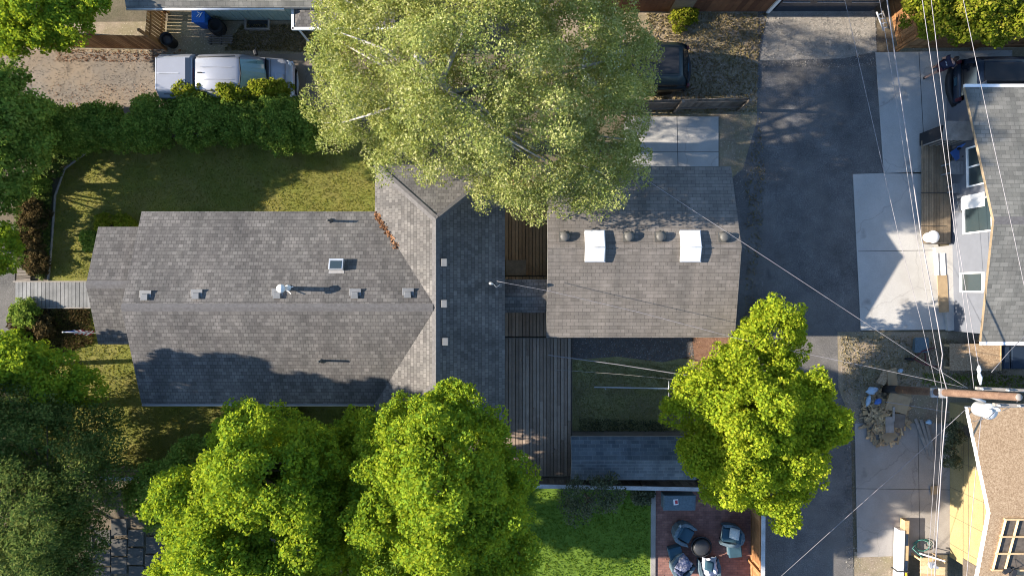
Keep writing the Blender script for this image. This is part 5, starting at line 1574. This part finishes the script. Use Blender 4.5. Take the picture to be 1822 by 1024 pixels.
t = thing("stock_tank", "oval galvanised tub full of leaves beside the dark vehicle", "tub", (q.x, q.y, 0))
m = MB()
def oval(r1, r2, z, n=24):
    return [V((q.x + r1 * math.cos(2 * math.pi * k / n), q.y + r2 * math.sin(2 * math.pi * k / n), z)) for k in range(n)]
m.loft([oval(.42, .24, 0), oval(.45, .27, .38), oval(.47, .29, .40), oval(.43, .25, .40), oval(.40, .22, .25)], 0, True); m.build("tub", M["galv"], t)
m = MB(); m.loft([oval(.415, .235, .30), oval(.41, .23, .33)], 0, False); m.build("contents", M["dark_gravel"], t)
# white ladder-like rack leaning on the cedar fence
a, b = P(1560, 22, .9), P(1572, 54, .3)
t = thing("plant_rack", "white painted rack leaning by the alley fence under the wires", "rack", (a.x, a.y, 0))
m = MB(); m.tube([a, b], .04, 5); m.build("rail", M["white"], t)
m = MB(); m.tube([a + V((.25, .05, .0)), b + V((.25, .05, .0))], .03, 5); m.build("rail", M["pole_grey"], t)
for k in range(4):
    q = a.lerp(b, (k + .5) / 4); m = MB(); m.tube([q, q + V((.25, .05, 0))], .025, 5); m.build("rung", M["white"], t)

# flag on the porch
a, b = P(172, 592, 2.75), P(112, 590.5, 3.5)
t = thing("flag", "striped red white and blue flag on a slanted pole at the porch", "flag", (a.x, a.y, 0))
m = MB(); m.tube([a, b], .016, 6); m.ell(b, (.035, .035, .035), 8, 6); m.build("pole", M["gutter"], t)
u = (b - a).normalized()
def cloth(f0, f1, d0, d1, nseg=6):
    m = MB()
    for i in range(nseg):
        g0, g1 = f0 + (f1 - f0) * i / nseg, f0 + (f1 - f0) * (i + 1) / nseg
        def pt(g, dd_):
            q = a.lerp(b, g)
            return q + V((dd_ * .10 + .02 * math.sin(g * 20), math.sin(g * 14 + dd_ * 3) * .10 * (dd_ + .25) - .05 * dd_, -dd_ * .55))
        m.poly([pt(g0, d0), pt(g1, d0), pt(g1, d1), pt(g0, d1)])
        m.poly([pt(g0, d0) + V((0, .006, 0)), pt(g0, d1) + V((0, .006, 0)), pt(g1, d1) + V((0, .006, 0)), pt(g1, d0) + V((0, .006, 0))])
    return m
N = 9
for k in range(N):
    f1 = .98 if k > 4 else .74
    cloth(.42, f1, k / N, (k + 1) / N).build("stripe", M["red"] if k % 2 == 0 else M["white"], t)
cloth(.74, .98, 0, 5 / N).build("canton", M["flag_blue"], t)

# plywood platform, dark boxes, wheelbarrow, scrap pile
q0, q1 = P(1690, 611, .5), P(1779, 659, .5)
t = thing("plywood_platform", "sunlit chipboard platform between the east house and the pole", "platform", ((q0.x + q1.x) / 2, (q0.y + q1.y) / 2, 0))
m = MB(); m.box(((q0.x + q1.x) / 2, (q0.y + q1.y) / 2, .49), (q1.x - q0.x, q0.y - q1.y, .03)); m.build("sheet", M["osb"], t)
m = MB(); m.box((q1.x + .03, (q0.y + q1.y) / 2, .42), (.05, q0.y - q1.y, .2)); m.build("edge_board", M["lumber"], t)
for xx in (q0.x + .1, q1.x - .15):
    for yy in (q0.y - .1, q1.y + .1):
        m = MB(); m.box((xx, yy, .235), (.1, .1, .47)); m.build("leg", M["lumber"], t)
for k, (x0, x1, lb) in enumerate(((1783, 1797, "narrow dark crate next to the chipboard platform"), (1799, 1840, "wide dark blue crate beyond the chipboard platform"))):
    a, b = P(x0, 615, .4), P(x1, 656, .4)
    m = MB(); m.box(((a.x + b.x) / 2, (a.y + b.y) / 2, .2), (b.x - a.x, a.y - b.y, .4)); m.box(((a.x + b.x) / 2, (a.y + b.y) / 2, .41), (b.x - a.x - .08, a.y - b.y - .08, .03))
    tag(m.build("crate", M["dark_paint"], None, .01), lb, "crate")
t = thing("wheelbarrow", "maroon framed wheelbarrow tipped on the dappled dirt by the alley", "wheelbarrow", P(1640, 630))
m = MB()
for pts in ([(1622, 642, .3), (1640, 625, .5), (1662, 618, .6)], [(1622, 636, .3), (1645, 648, .5), (1668, 652, .6)], [(1645, 622, .3), (1648, 650, .3)]):
    m.tube([P(*p) for p in pts], .028, 6)
m.build("handle_frame", M["maroon"], t)
m = MB(); q = P(1638, 612, .4); m.hexa([(q.x - .25, q.y - .25, .2), (q.x + .25, q.y - .25, .2), (q.x + .2, q.y + .2, .2), (q.x - .2, q.y + .2, .2)], [(q.x - .32, q.y - .35, .5), (q.x + .32, q.y - .35, .5), (q.x + .28, q.y + .3, .5), (q.x - .28, q.y + .3, .5)]); m.build("tray", M["wicker"], t)
q = P(1619, 638, .2)
m = MB(); m.loft([[V((q.x + rr * math.cos(a), q.y + o, .2 + rr * math.sin(a))) for a in [2 * math.pi * k / 14 for k in range(14)]] for rr, o in ((.08, -.05), (.2, -.04), (.2, .04), (.08, .05))]); m.build("wheel", M["rubber"], t)

rr = random.Random(5)
def sheet(label, px, py, z, sx, sy, rz, mat, tiltx=0.0, tilty=0.0, th=.018, name="board", cat="board"):
    q = P(px, py, z); m = MB(); m.box((q.x, q.y, z), (sx, sy, th), rz, 0, tiltx, tilty)
    return tag(m.build(name, M[mat]), label, cat)
sheet("tan chipboard offcut lying across the dark base of the pole", 1598, 717, .55, .95, .75, -.25, "card", .05, .05)
sheet("flattened cardboard box standing up north of the pole base", 1588, 672, .55, .42, .85, .25, "card", .25, .1, .03, "cardboard_box", "box")
sheet("small leaning chipboard triangle beside the standing cardboard", 1572, 672, .45, .35, .6, -.4, "osb", .3, -.1)
sheet("pale plaster board resting on top of the scrap heap", 1583, 755, .52, .36, .68, .04, "pole_grey", .05, .05)
sheet("tan cardboard flap at the south tip of the scrap heap", 1583, 775, .3, .62, .42, .55, "card", -.15, .1, .02, "cardboard_sheet", "cardboard")
sheet("pinkish plank standing out of the scrap heap", 1590, 736, .55, .09, .62, .02, "pole_grey", .1, 0, .04)
sheet("grey brown plywood square at the east side of the scrap heap", 1600, 748, .45, .5, .6, -.08, "old_fence", .1, .1)
sheet("brown cardboard panel between the plywood and the pole", 1610, 708, .4, .6, .5, .3, "card", 0, .1, .02, "cardboard_sheet", "cardboard")
# heap of small scraps: nobody could count it
m = MB()
for i in range(380):
    a = rr.uniform(0, 6.28); d_ = rr.random() ** 0.95
    x, y = 1575 + 45 * d_ * math.cos(a), 740 + 52 * d_ * math.sin(a)
    z = .08 + .42 * (1 - d_) * rr.uniform(.6, 1)
    q = P(x, y, z)
    if rr.random() < .6:
        m.box((q.x, q.y, z), (rr.uniform(.15, .45), rr.uniform(.04, .12), .025), rr.uniform(0, 3.14), rr.randrange(3), rr.uniform(-.4, .4), rr.uniform(-.4, .4))
    else:
        m.box((q.x, q.y, z), (rr.uniform(.1, .25), rr.uniform(.1, .2), .02), rr.uniform(0, 3.14), rr.randrange(3), rr.uniform(-.5, .5), rr.uniform(-.5, .5))
o = m.build("scrap_heap", [M["lumber"], M["card"], M["card"]]); kind(o, "stuff"); tag(o, "heap of broken wood and cardboard scraps beside the alley", "scrap heap")
def rag(px, py, z, sx, sy, rz, label, mat="silver", name="plastic_bag", cat="bag", sd=1):
    q = P(px, py, z); r_ = random.Random(sd); m = MB(); rings = []
    for i in range(8):
        f = i / 7; w = math.sin(math.pi * (f * .9 + .05))
        rings.append([V(((f - .5) * sx, 0, 0)) + V((r_.uniform(-.03, .03), w * sy / 2 * math.cos(k * .7) * r_.uniform(.8, 1.2), max(-.05, w * .12 * math.sin(k * .7)) * r_.uniform(.7, 1.3))) for k in range(9)])
    m.loft(rings)
    m.v = [Matrix.Rotation(rz, 3, 'Z') @ p + q for p in m.v]
    return tag(m.build(name, M[mat]), label, cat)
M["bag"] = plain("pale_blue_plastic", (0.32, 0.44, 0.56), 0.4)
rag(1552, 694, .35, .55, .34, .25, "pale blue plastic bag crumpled at the top of the scrap heap", "bag", sd=2)
rag(1545, 712, .3, .5, .22, 1.3, "pale blue plastic sheet trailing down the west side of the heap", "bag", sd=3)
rag(1562, 714, .4, .35, .25, .6, "dark blue crumpled bag in the middle of the heap", "blue_cloth", sd=4)
rag(1602, 659, .75, .22, .18, .3, "small pale bag perched on the standing cardboard", "bag", sd=6)
rag(1653, 750, .3, .25, .22, .3, "pale round bag below the cable bundle", "bag", sd=7)
for k, (x, y, a, lb) in enumerate(((1640, 775, .35, "long grey plank nearest the scrap heap, below the cables"), (1648, 778, .28, "long grey plank in the middle, below the cables"), (1655, 780, .22, "long grey plank nearest the unfinished house, below the cables"))):
    sheet(lb, x, y, .12 + .03 * k, .12, 1.6, a, "pole_grey", 0, 0, .04, "plank", "plank")
# lumber bundle and saw bench at the bottom right
q0, q1 = P(1608, 925, .4), P(1604, 1060, .4)
t = thing("lumber_bundle", "white wrapped lumber bundle lying on the concrete, bottom right", "lumber", (q0.x, (q0.y + q1.y) / 2, 0))
m = MB(); L_ = q0.y - q1.y; c = q0.lerp(q1, .5); a_ = math.atan2(q0.x - q1.x, q0.y - q1.y)
m.box((c.x - .1, c.y - .2, .28), (.26, L_ - .4, .40), -a_); m.build("wrapper", M["acrylic"], t, .02)
m = MB(); m.box((c.x + .13, c.y, .26), (.20, L_, .36), -a_); m.build("planks", M["lumber"], t, .01)
for f in (.25, .60, .80):
    q = q0.lerp(q1, f); m = MB(); m.box((q.x + .13, q.y, .455), (.12, .5 if f < .7 else .34, .012), -a_); m.build("printed_label", M["dark_paint"], t)
q = q0.lerp(q1, .66); m = MB(); m.box((q.x - .03, q.y, .30), (.56, .03, .44), -a_); m.build("strap", M["dark_metal"], t)
m = MB()
M["caution"] = plain("caution_yellow", (0.60, 0.42, 0.03), 0.6)
q = q0.lerp(q1, .70); m.box((q.x + .13, q.y, .464), (.07, .14, .012), -a_); m.build("printed_label", M["caution"], t)
q = P(1658, 1010, .7)
t = thing("saw_bench", "rough wooden work bench with white edge and tools, bottom right", "bench", (q.x, q.y, 0))
m = MB()
for k in range(7):
    m.box((q.x + .02, q.y + .35 - k * .17, .72), (1.05, .165, .035), -.08)
m.build("top", M["lumber"], t)
m = MB(); m.box((q.x + .0, q.y + .48, .74), (1.1, .06, .06), -.30); m.build("edge", M["white"], t)
for dx in (-.45, .45):
    for dy in (-.7, .35):
        m = MB(); m.box((q.x + dx, q.y + dy, .35), (.08, .08, .7)); m.build("leg", M["lumber"], t)
m = MB(); c = P(1657, 1003, .8); m.box(c + V((0, 0, .06)), (.28, .2, .14), .4); m.box(c + V((.12, -.06, .1)), (.16, .1, .16), -.3); m.box(c + V((-.12, .04, .12)), (.1, .22, .1), .2)
tag(m.build("power_saw", M["galv"]), "silver power saw on the wooden work bench", "tool")
m = MB(); c = P(1645, 968, .1); m.tube([c + V((.35 * math.cos(a * .7) - a * .01, .25 * math.sin(a * .7), .02 + a * .004)) for a in range(24)] + [c + V((-.5, .1, .2)), c + V((-.7, -.05, .3)), c + V((-.5, -.3, .7))], .02, 6)
tag(m.build("garden_hose", M["green_hose"]), "teal hose coiled between the lumber bundle and the sheathed wall", "hose")
sheet("tan chipboard scrap on the concrete under the cables", 1664, 871, .1, .4, .36, .1, "card")

# ------------------------------------------------------------------ trees, hedges, shrubs
tree("aspen_tree", "huge pale silvery green tree over the house, largest crown in the photo", (884, 262), [
    (1075, 245, 5.0, (1.1, 1.3, 1.2)), (1045, 325, 4.6, (1.0, .9, 1.0)), (690, 268, 5.2, (.7, .6, .6)), (742, 296, 5.0, (.5, .5, .5)), (600, 225, 5.4, (.6, .6, .6)), (880, 345, 5.0, (.6, .6, .7)), (940, 358, 5.0, (.7, .6, .7)),
    (860, 130, 9.0, (2.8, 2.4, 2.4)), (707, 110, 7.6, (2.3, 2.2, 2.1)), (1013, 120, 7.4, (2.2, 2.3, 2.1)), (860, -20, 8.2, (3.2, 2.2, 2.4)), (698, -10, 6.8, (2.2, 2.0, 2.0)), (1032, -10, 6.8, (2.0, 2.0, 2.0)),
    (784, 210, 7.0, (2.3, 1.9, 2.0)), (956, 250, 6.8, (2.0, 2.0, 2.0)), (1070, 210, 6.0, (1.5, 1.9, 1.7)), (650, 190, 5.8, (1.5, 1.4, 1.5)), (898, 300, 5.6, (1.3, 1.2, 1.3)), (984, 318, 5.6, (1.4, 1.2, 1.3)), (1051, 296, 6.0, (1.3, 1.3, 1.3)), (784, 270, 5.6, (1.2, .9, 1.0)), (1109, 110, 5.8, (1.1, 1.6, 1.4)), (621, 90, 6.0, (.9, 1.8, 1.4))],
    M["aspen"], M["pale_bark"], .26, 40, lobes=8, shrink=.86, lobef=(.85, 1.24), lobek=(.12, .32), spacing=.58, cr=.40, nleaf=125, size=.069, flat=.9, droop=.5, rnd=1.1, up=.3, aspect=.36, inner=.10, low=-.2)
tree("maple_tree", "bright yellow green maple between the garage and the alley", (1318, 706), [
    (1374, 594, 3.4, (1.14, 1.14, 1.0)), (1335, 651, 3.6, (1.33, 1.04, 1.0)), (1287, 706, 4.4, (1.52, 1.28, 1.2)), (1398, 713, 4.4, (1.47, 1.33, 1.2)), (1345, 735, 5.4, (1.52, 1.23, 1.2)), (1239, 713, 4.2, (0.85, 0.95, 1.0)), (1441, 745, 4.4, (1.00, 1.23, 1.1)),
    (1330, 808, 4.8, (1.71, 1.42, 1.5)), (1407, 813, 4.2, (1.14, 1.23, 1.2)), (1258, 788, 3.8, (1.09, 1.23, 1.2)), (1383, 876, 3.6, (0.95, 1.04, 1.1)), (1306, 856, 3.6, (1.14, 0.95, 1.0))],
    M["maple"], M["bark"], .15, 30, lobes=8, shrink=.80, lobef=(.78, 1.05), lobek=(.22, .40), spacing=.42, cr=.34, nleaf=98, size=.094, rnd=1.0, inner=.06)
tree("maple_tree", "lush maple at the bottom centre, between the house and the turf", (818, 832), [
    (776, 820, 8.0, (1.9, 1.7, 1.7)), (710, 800, 6.6, (1.5, 1.5, 1.5)), (833, 790, 6.6, (1.6, 1.5, 1.5)), (786, 745, 5.6, (1.3, .9, 1.2)), (871, 870, 6.4, (1.3, 1.7, 1.5)), (700, 900, 6.8, (1.4, 1.6, 1.5)), (786, 930, 7.2, (1.8, 1.7, 1.6)), (866, 970, 5.8, (1.4, 1.4, 1.4)), (695, 1000, 6.6, (1.3, 1.2, 1.3)), (786, 1030, 6.4, (1.6, 1.0, 1.4)), (652, 770, 4.6, (.9, .8, .9))],
    M["maple_deep"], M["bark"], .20, 36, lobes=8, shrink=.80, lobef=(.78, 1.05), lobek=(.22, .40), spacing=.42, cr=.34, nleaf=98, size=.094, rnd=1.0, inner=.06)
tree("maple_tree", "lush maple at the bottom left, with the sunlit western flank", (480, 848), [
    (475, 850, 7.6, (2.0, 1.7, 1.6)), (394, 890, 6.8, (1.55, 1.5, 1.5)), (560, 860, 6.0, (1.4, 1.6, 1.4)), (484, 780, 5.6, (1.4, 1.2, 1.3)), (446, 760, 5.0, (.9, .8, .9)), (408, 980, 7.0, (2.0, 1.6, 1.5)), (522, 960, 6.8, (1.8, 1.7, 1.5)), (347, 960, 5.8, (1.15, 1.4, 1.2)), (342, 1020, 5.8, (1.0, 1.0, 1.1)), (598, 800, 4.2, (.8, 1.0, .9)), (610, 880, 4.6, (.8, 1.2, 1.0)), (598, 950, 5.0, (1.0, 1.6, 1.2)), (589, 1010, 4.8, (1.0, 1.2, 1.1)), (484, 1040, 6.2, (1.8, .8, 1.2))],
    M["maple_deep"], M["bark"], .20, 36, lobes=8, shrink=.80, lobef=(.78, 1.05), lobek=(.22, .40), spacing=.42, cr=.34, nleaf=98, size=.094, rnd=1.0, inner=.06)
tree("small_tree", "little mid green tree left of the bottom left maple", (330, 830), [
    (300, 850, 3.4, (1.1, .8, .8)), (265, 880, 2.9, (.8, .8, .7)), (345, 810, 3.0, (.7, .7, .7)), (280, 915, 2.6, (.6, .5, .5))],
    M["hedge"], M["bark"], .07, 16, spacing=.40, cr=.33, nleaf=75, size=.09)
tree("small_tree", "olive grey small tree on the turf south of the shed", (1040, 880), [
    (1050, 885, 2.5, (1.0, .7, .6)), (1085, 880, 2.3, (.6, .6, .5)), (1020, 910, 2.0, (.5, .5, .4))],
    M["olive"], M["bark"], .06, 22, spacing=.42, cr=.30, nleaf=46, size=.10, aspect=.24)
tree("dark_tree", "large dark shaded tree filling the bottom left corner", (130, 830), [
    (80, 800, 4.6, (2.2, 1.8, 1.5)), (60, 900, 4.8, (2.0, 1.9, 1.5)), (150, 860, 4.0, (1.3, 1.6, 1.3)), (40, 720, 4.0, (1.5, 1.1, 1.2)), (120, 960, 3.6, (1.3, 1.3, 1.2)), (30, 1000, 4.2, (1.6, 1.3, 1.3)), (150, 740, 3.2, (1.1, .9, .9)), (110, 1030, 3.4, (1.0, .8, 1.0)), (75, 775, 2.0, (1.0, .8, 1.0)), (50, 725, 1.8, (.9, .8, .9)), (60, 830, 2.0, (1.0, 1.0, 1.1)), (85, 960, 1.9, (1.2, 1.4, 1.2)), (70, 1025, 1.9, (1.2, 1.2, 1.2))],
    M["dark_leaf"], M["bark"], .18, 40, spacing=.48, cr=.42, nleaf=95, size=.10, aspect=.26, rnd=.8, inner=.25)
tree("street_tree", "yellow green tree below the flag at the left edge", (40, 650), [
    (40, 650, 4.0, (1.3, .9, 1.0)), (100, 665, 3.8, (1.0, .8, .9)), (10, 640, 4.2, (.9, .8, .9)), (150, 690, 3.3, (.7, .7, .7))],
    M["maple_deep"], M["bark"], .10, 18, spacing=.42, cr=.35, nleaf=90, size=.10)
tree("street_tree", "shaded mid green tree at the left edge above the slat steps", (22, 262), [
    (20, 205, 3.6, (1.3, 1.1, 1.1)), (15, 290, 2.7, (1.35, 1.3, 1.2)), (50, 250, 2.5, (.8, 1.1, .9)), (0, 340, 2.3, (.9, .8, .9)), (10, 150, 2.8, (.8, .7, .8))],
    M["hedge"], M["bark"], .12, 20, spacing=.44, cr=.36, nleaf=90, size=.10)
tree("small_tree", "small bright green round tree at the left edge beside the boardwalk", (-6, 446), [
    (2, 446, 2.6, (.85, .9, .8)), (-20, 440, 2.8, (.8, .8, .7))], M["maple_deep"], M["bark"], .06, 10, spacing=.36, cr=.30, nleaf=80, size=.085)
tree("garden_tree", "sunlit green tree in the top left corner behind the picket fence", (90, 60), [
    (60, 20, 3.0, (1.4, 1.1, 1.0)), (120, 30, 2.8, (1.0, 1.0, .9)), (20, 60, 2.4, (.9, .8, .8)), (90, 65, 2.2, (.9, .5, .7)), (140, 0, 3.0, (1.0, 1.0, .9))],
    M["maple_deep"], M["bark"], .10, 18, spacing=.38, cr=.31, nleaf=85, size=.10)
tree("garden_tree", "leafy yellow green tree in the top right corner behind the cedar fence", (1720, 40), [
    (1650, 20, 2.6, (.9, .9, .8)), (1720, 20, 3.0, (1.1, 1.0, .9)), (1780, 25, 2.8, (1.1, 1.0, .9)), (1830, 0, 3.0, (1.1, 1.0, .9)), (1650, -30, 3.2, (1.2, 1.0, .9)), (1690, 55, 2.0, (.7, .5, .6))],
    M["bright_hedge"], M["bark"], .10, 20, spacing=.38, cr=.31, nleaf=80, size=.10)
tree("small_tree", "thin leafy sapling against the sheathed wall of the unfinished house", (1690, 800), [
    (1692, 770, 1.6, (.3, .45, .4)), (1692, 810, 1.3, (.3, .5, .4))], M["olive"], M["bark"], .03, 8, spacing=.28, cr=.2, nleaf=40, size=.08)
# trees of the street just outside the left edge: they cast the shade over the lawn and roof
tree("street_tree", "tall tree beyond the left edge shading the hedge", (-190, 250), [(-260, 158, 7.4, (1.7, 1.4, 2.2)), (-250, 188, 5.0, (1.9, 1.6, 2.0))], M["hedge"], M["bark"], .2, 14, spacing=.6, cr=.5, nleaf=70, size=.16)
tree("street_tree", "lower tree beyond the left edge shading the north lawn", (-150, 340), [(-130, 330, 3.0, (1.5, 1.5, 2.0)), (-120, 400, 2.6, (1.2, 1.0, 1.6))], M["hedge"], M["bark"], .15, 12, spacing=.6, cr=.5, nleaf=70, size=.16)
tree("spruce_tree", "tall dark conifer beyond the left edge shading the south roof slope", (-60, 720), [(-150, 775, 5.2, (1.5, 1.5, 1.5)), (-220, 733, 7.4, (1.5, 1.6, 0.85)), (-190, 738, 5.9, (1.4, 1.35, 1.2)), (-240, 765, 8.2, (1.2, 1.35, 1.4)), (-330, 795, 10.1, (.9, 1.1, 1.4))], M["dark_leaf"], M["bark"], .2, 20, spacing=.42, cr=.42, nleaf=80, size=.17, inner=.3)
tree("street_tree", "broad tree beyond the lower left edge shading the dark tree", (-150, 900), [(-220, 900, 4.6, (1.8, 2.2, 2.4)), (-200, 1030, 4.2, (1.8, 2.2, 2.5)), (-190, 1150, 4.2, (1.8, 2.0, 2.4))], M["dark_leaf"], M["bark"], .2, 14, spacing=.6, cr=.5, nleaf=70, size=.16)

hs = [(92, 215, "westernmost hedge shrub, next to the left edge tree"), (150, 222, "second hedge shrub from the west, low beside the driveway"), (215, 214, "third hedge shrub from the west, below the dappled driveway"), (285, 212, "hedge shrub below the rear end of the pickup"), (352, 208, "hedge shrub below the canopy of the pickup"), (418, 206, "hedge shrub below the cab of the pickup"), (482, 205, "hedge shrub below the windshield of the pickup"), (545, 208, "easternmost hedge shrub, touching the pale silvery tree")]
for i, (x, y, lb) in enumerate(hs):
    br = i >= 4
    shrub("hedge_shrub", lb, x + random.uniform(-8, 8), y + 21 + random.uniform(-4, 4), (random.uniform(1.25, 1.5), 1.12 - (.2 if i < 3 else 0)), random.uniform(1.55, 2.0), M["hedge"], "hedge shrubs between driveway and lawn", "hedge", n=9, spacing=.32, cr=.27, nleaf=70, size=.085, rnd=.9)
for x, y, lb in ((372, 163, "yellow green hedge top coloured as sunlit beside the pickup cab"), (440, 160, "yellow green hedge top coloured as sunlit beside the pickup windshield"), (505, 158, "bright yellow green shoot bush at the pickup's front corner")):
    shrub("sunlit_hedge_top", lb, x, y + 19, (.85, .36), 1.9, M["bright_hedge"], "hedge top pieces coloured as sunlit", "hedge", spacing=.26, cr=.2, nleaf=55, size=.085)  # added bushes; the sun on the hedge top is put into their leaf colour
sb = [(140, 268, .45, .5, "hedge", "green shrub spilling over the top of the lawn edging"), (170, 255, .5, .6, "hedge", "green shrub between the hedge and the curved edging"), (100, 300, .4, .55, "dark_leaf", "dark shrub over the northwest bend of the lawn edging"), (200, 252, .45, .6, "hedge", "green shrub at the hedge end of the lawn edging"), (75, 262, .55, .6, "hedge", "rounded green shrub where the edging curves"), (112, 268, .5, .6, "dark_leaf", "dark low shrub on the curve of the lawn edging"), (82, 322, .38, .6, "hedge", "small green shrub beside the northern slat steps"), (70, 385, .55, .55, "rust_leaf", "rusty brown shrub in the west planting bed"), (62, 430, .5, .6, "rust_leaf", "dark rusty shrub near the small round tree"),
      (75, 470, .45, .5, "rust_leaf", "low rusty shrub at the end of the lawn edging"), (52, 562, .6, .6, "hedge", "dark green shrub just south of the boardwalk"), (85, 580, .45, .5, "rust_leaf", "thin rusty shrub left of the flag"), (45, 610, .5, .7, "maple_deep", "bright shrub between the boardwalk and the street tree"),
      (203, 404, .42, .9, "bright_hedge", "yellow lit shrub at the porch roof corner"), (240, 402, .38, .8, "bright_hedge", "yellow lit shrub where porch and main roof meet"), (168, 430, .36, .7, "hedge", "green shrub against the porch side"),
      (525, 735, .4, .5, "hedge", "small shrub below the south eave of the house"), (1352, 560, .42, .8, "hedge", "green shrub at the southeast corner of the garage"), (1215, 36, .5, .5, "bright_hedge", "weedy green bush in front of the brown garage wall"), (1140, 872, .4, .5, "olive", "dry grey shrub along the south fence")]
for x, y, r_, h_, mk, lb in sb:
    shrub("garden_shrub", lb, x, y, (r_, r_), h_, M[mk], "garden shrubs", spacing=.26, cr=.2, nleaf=45, size=.085)
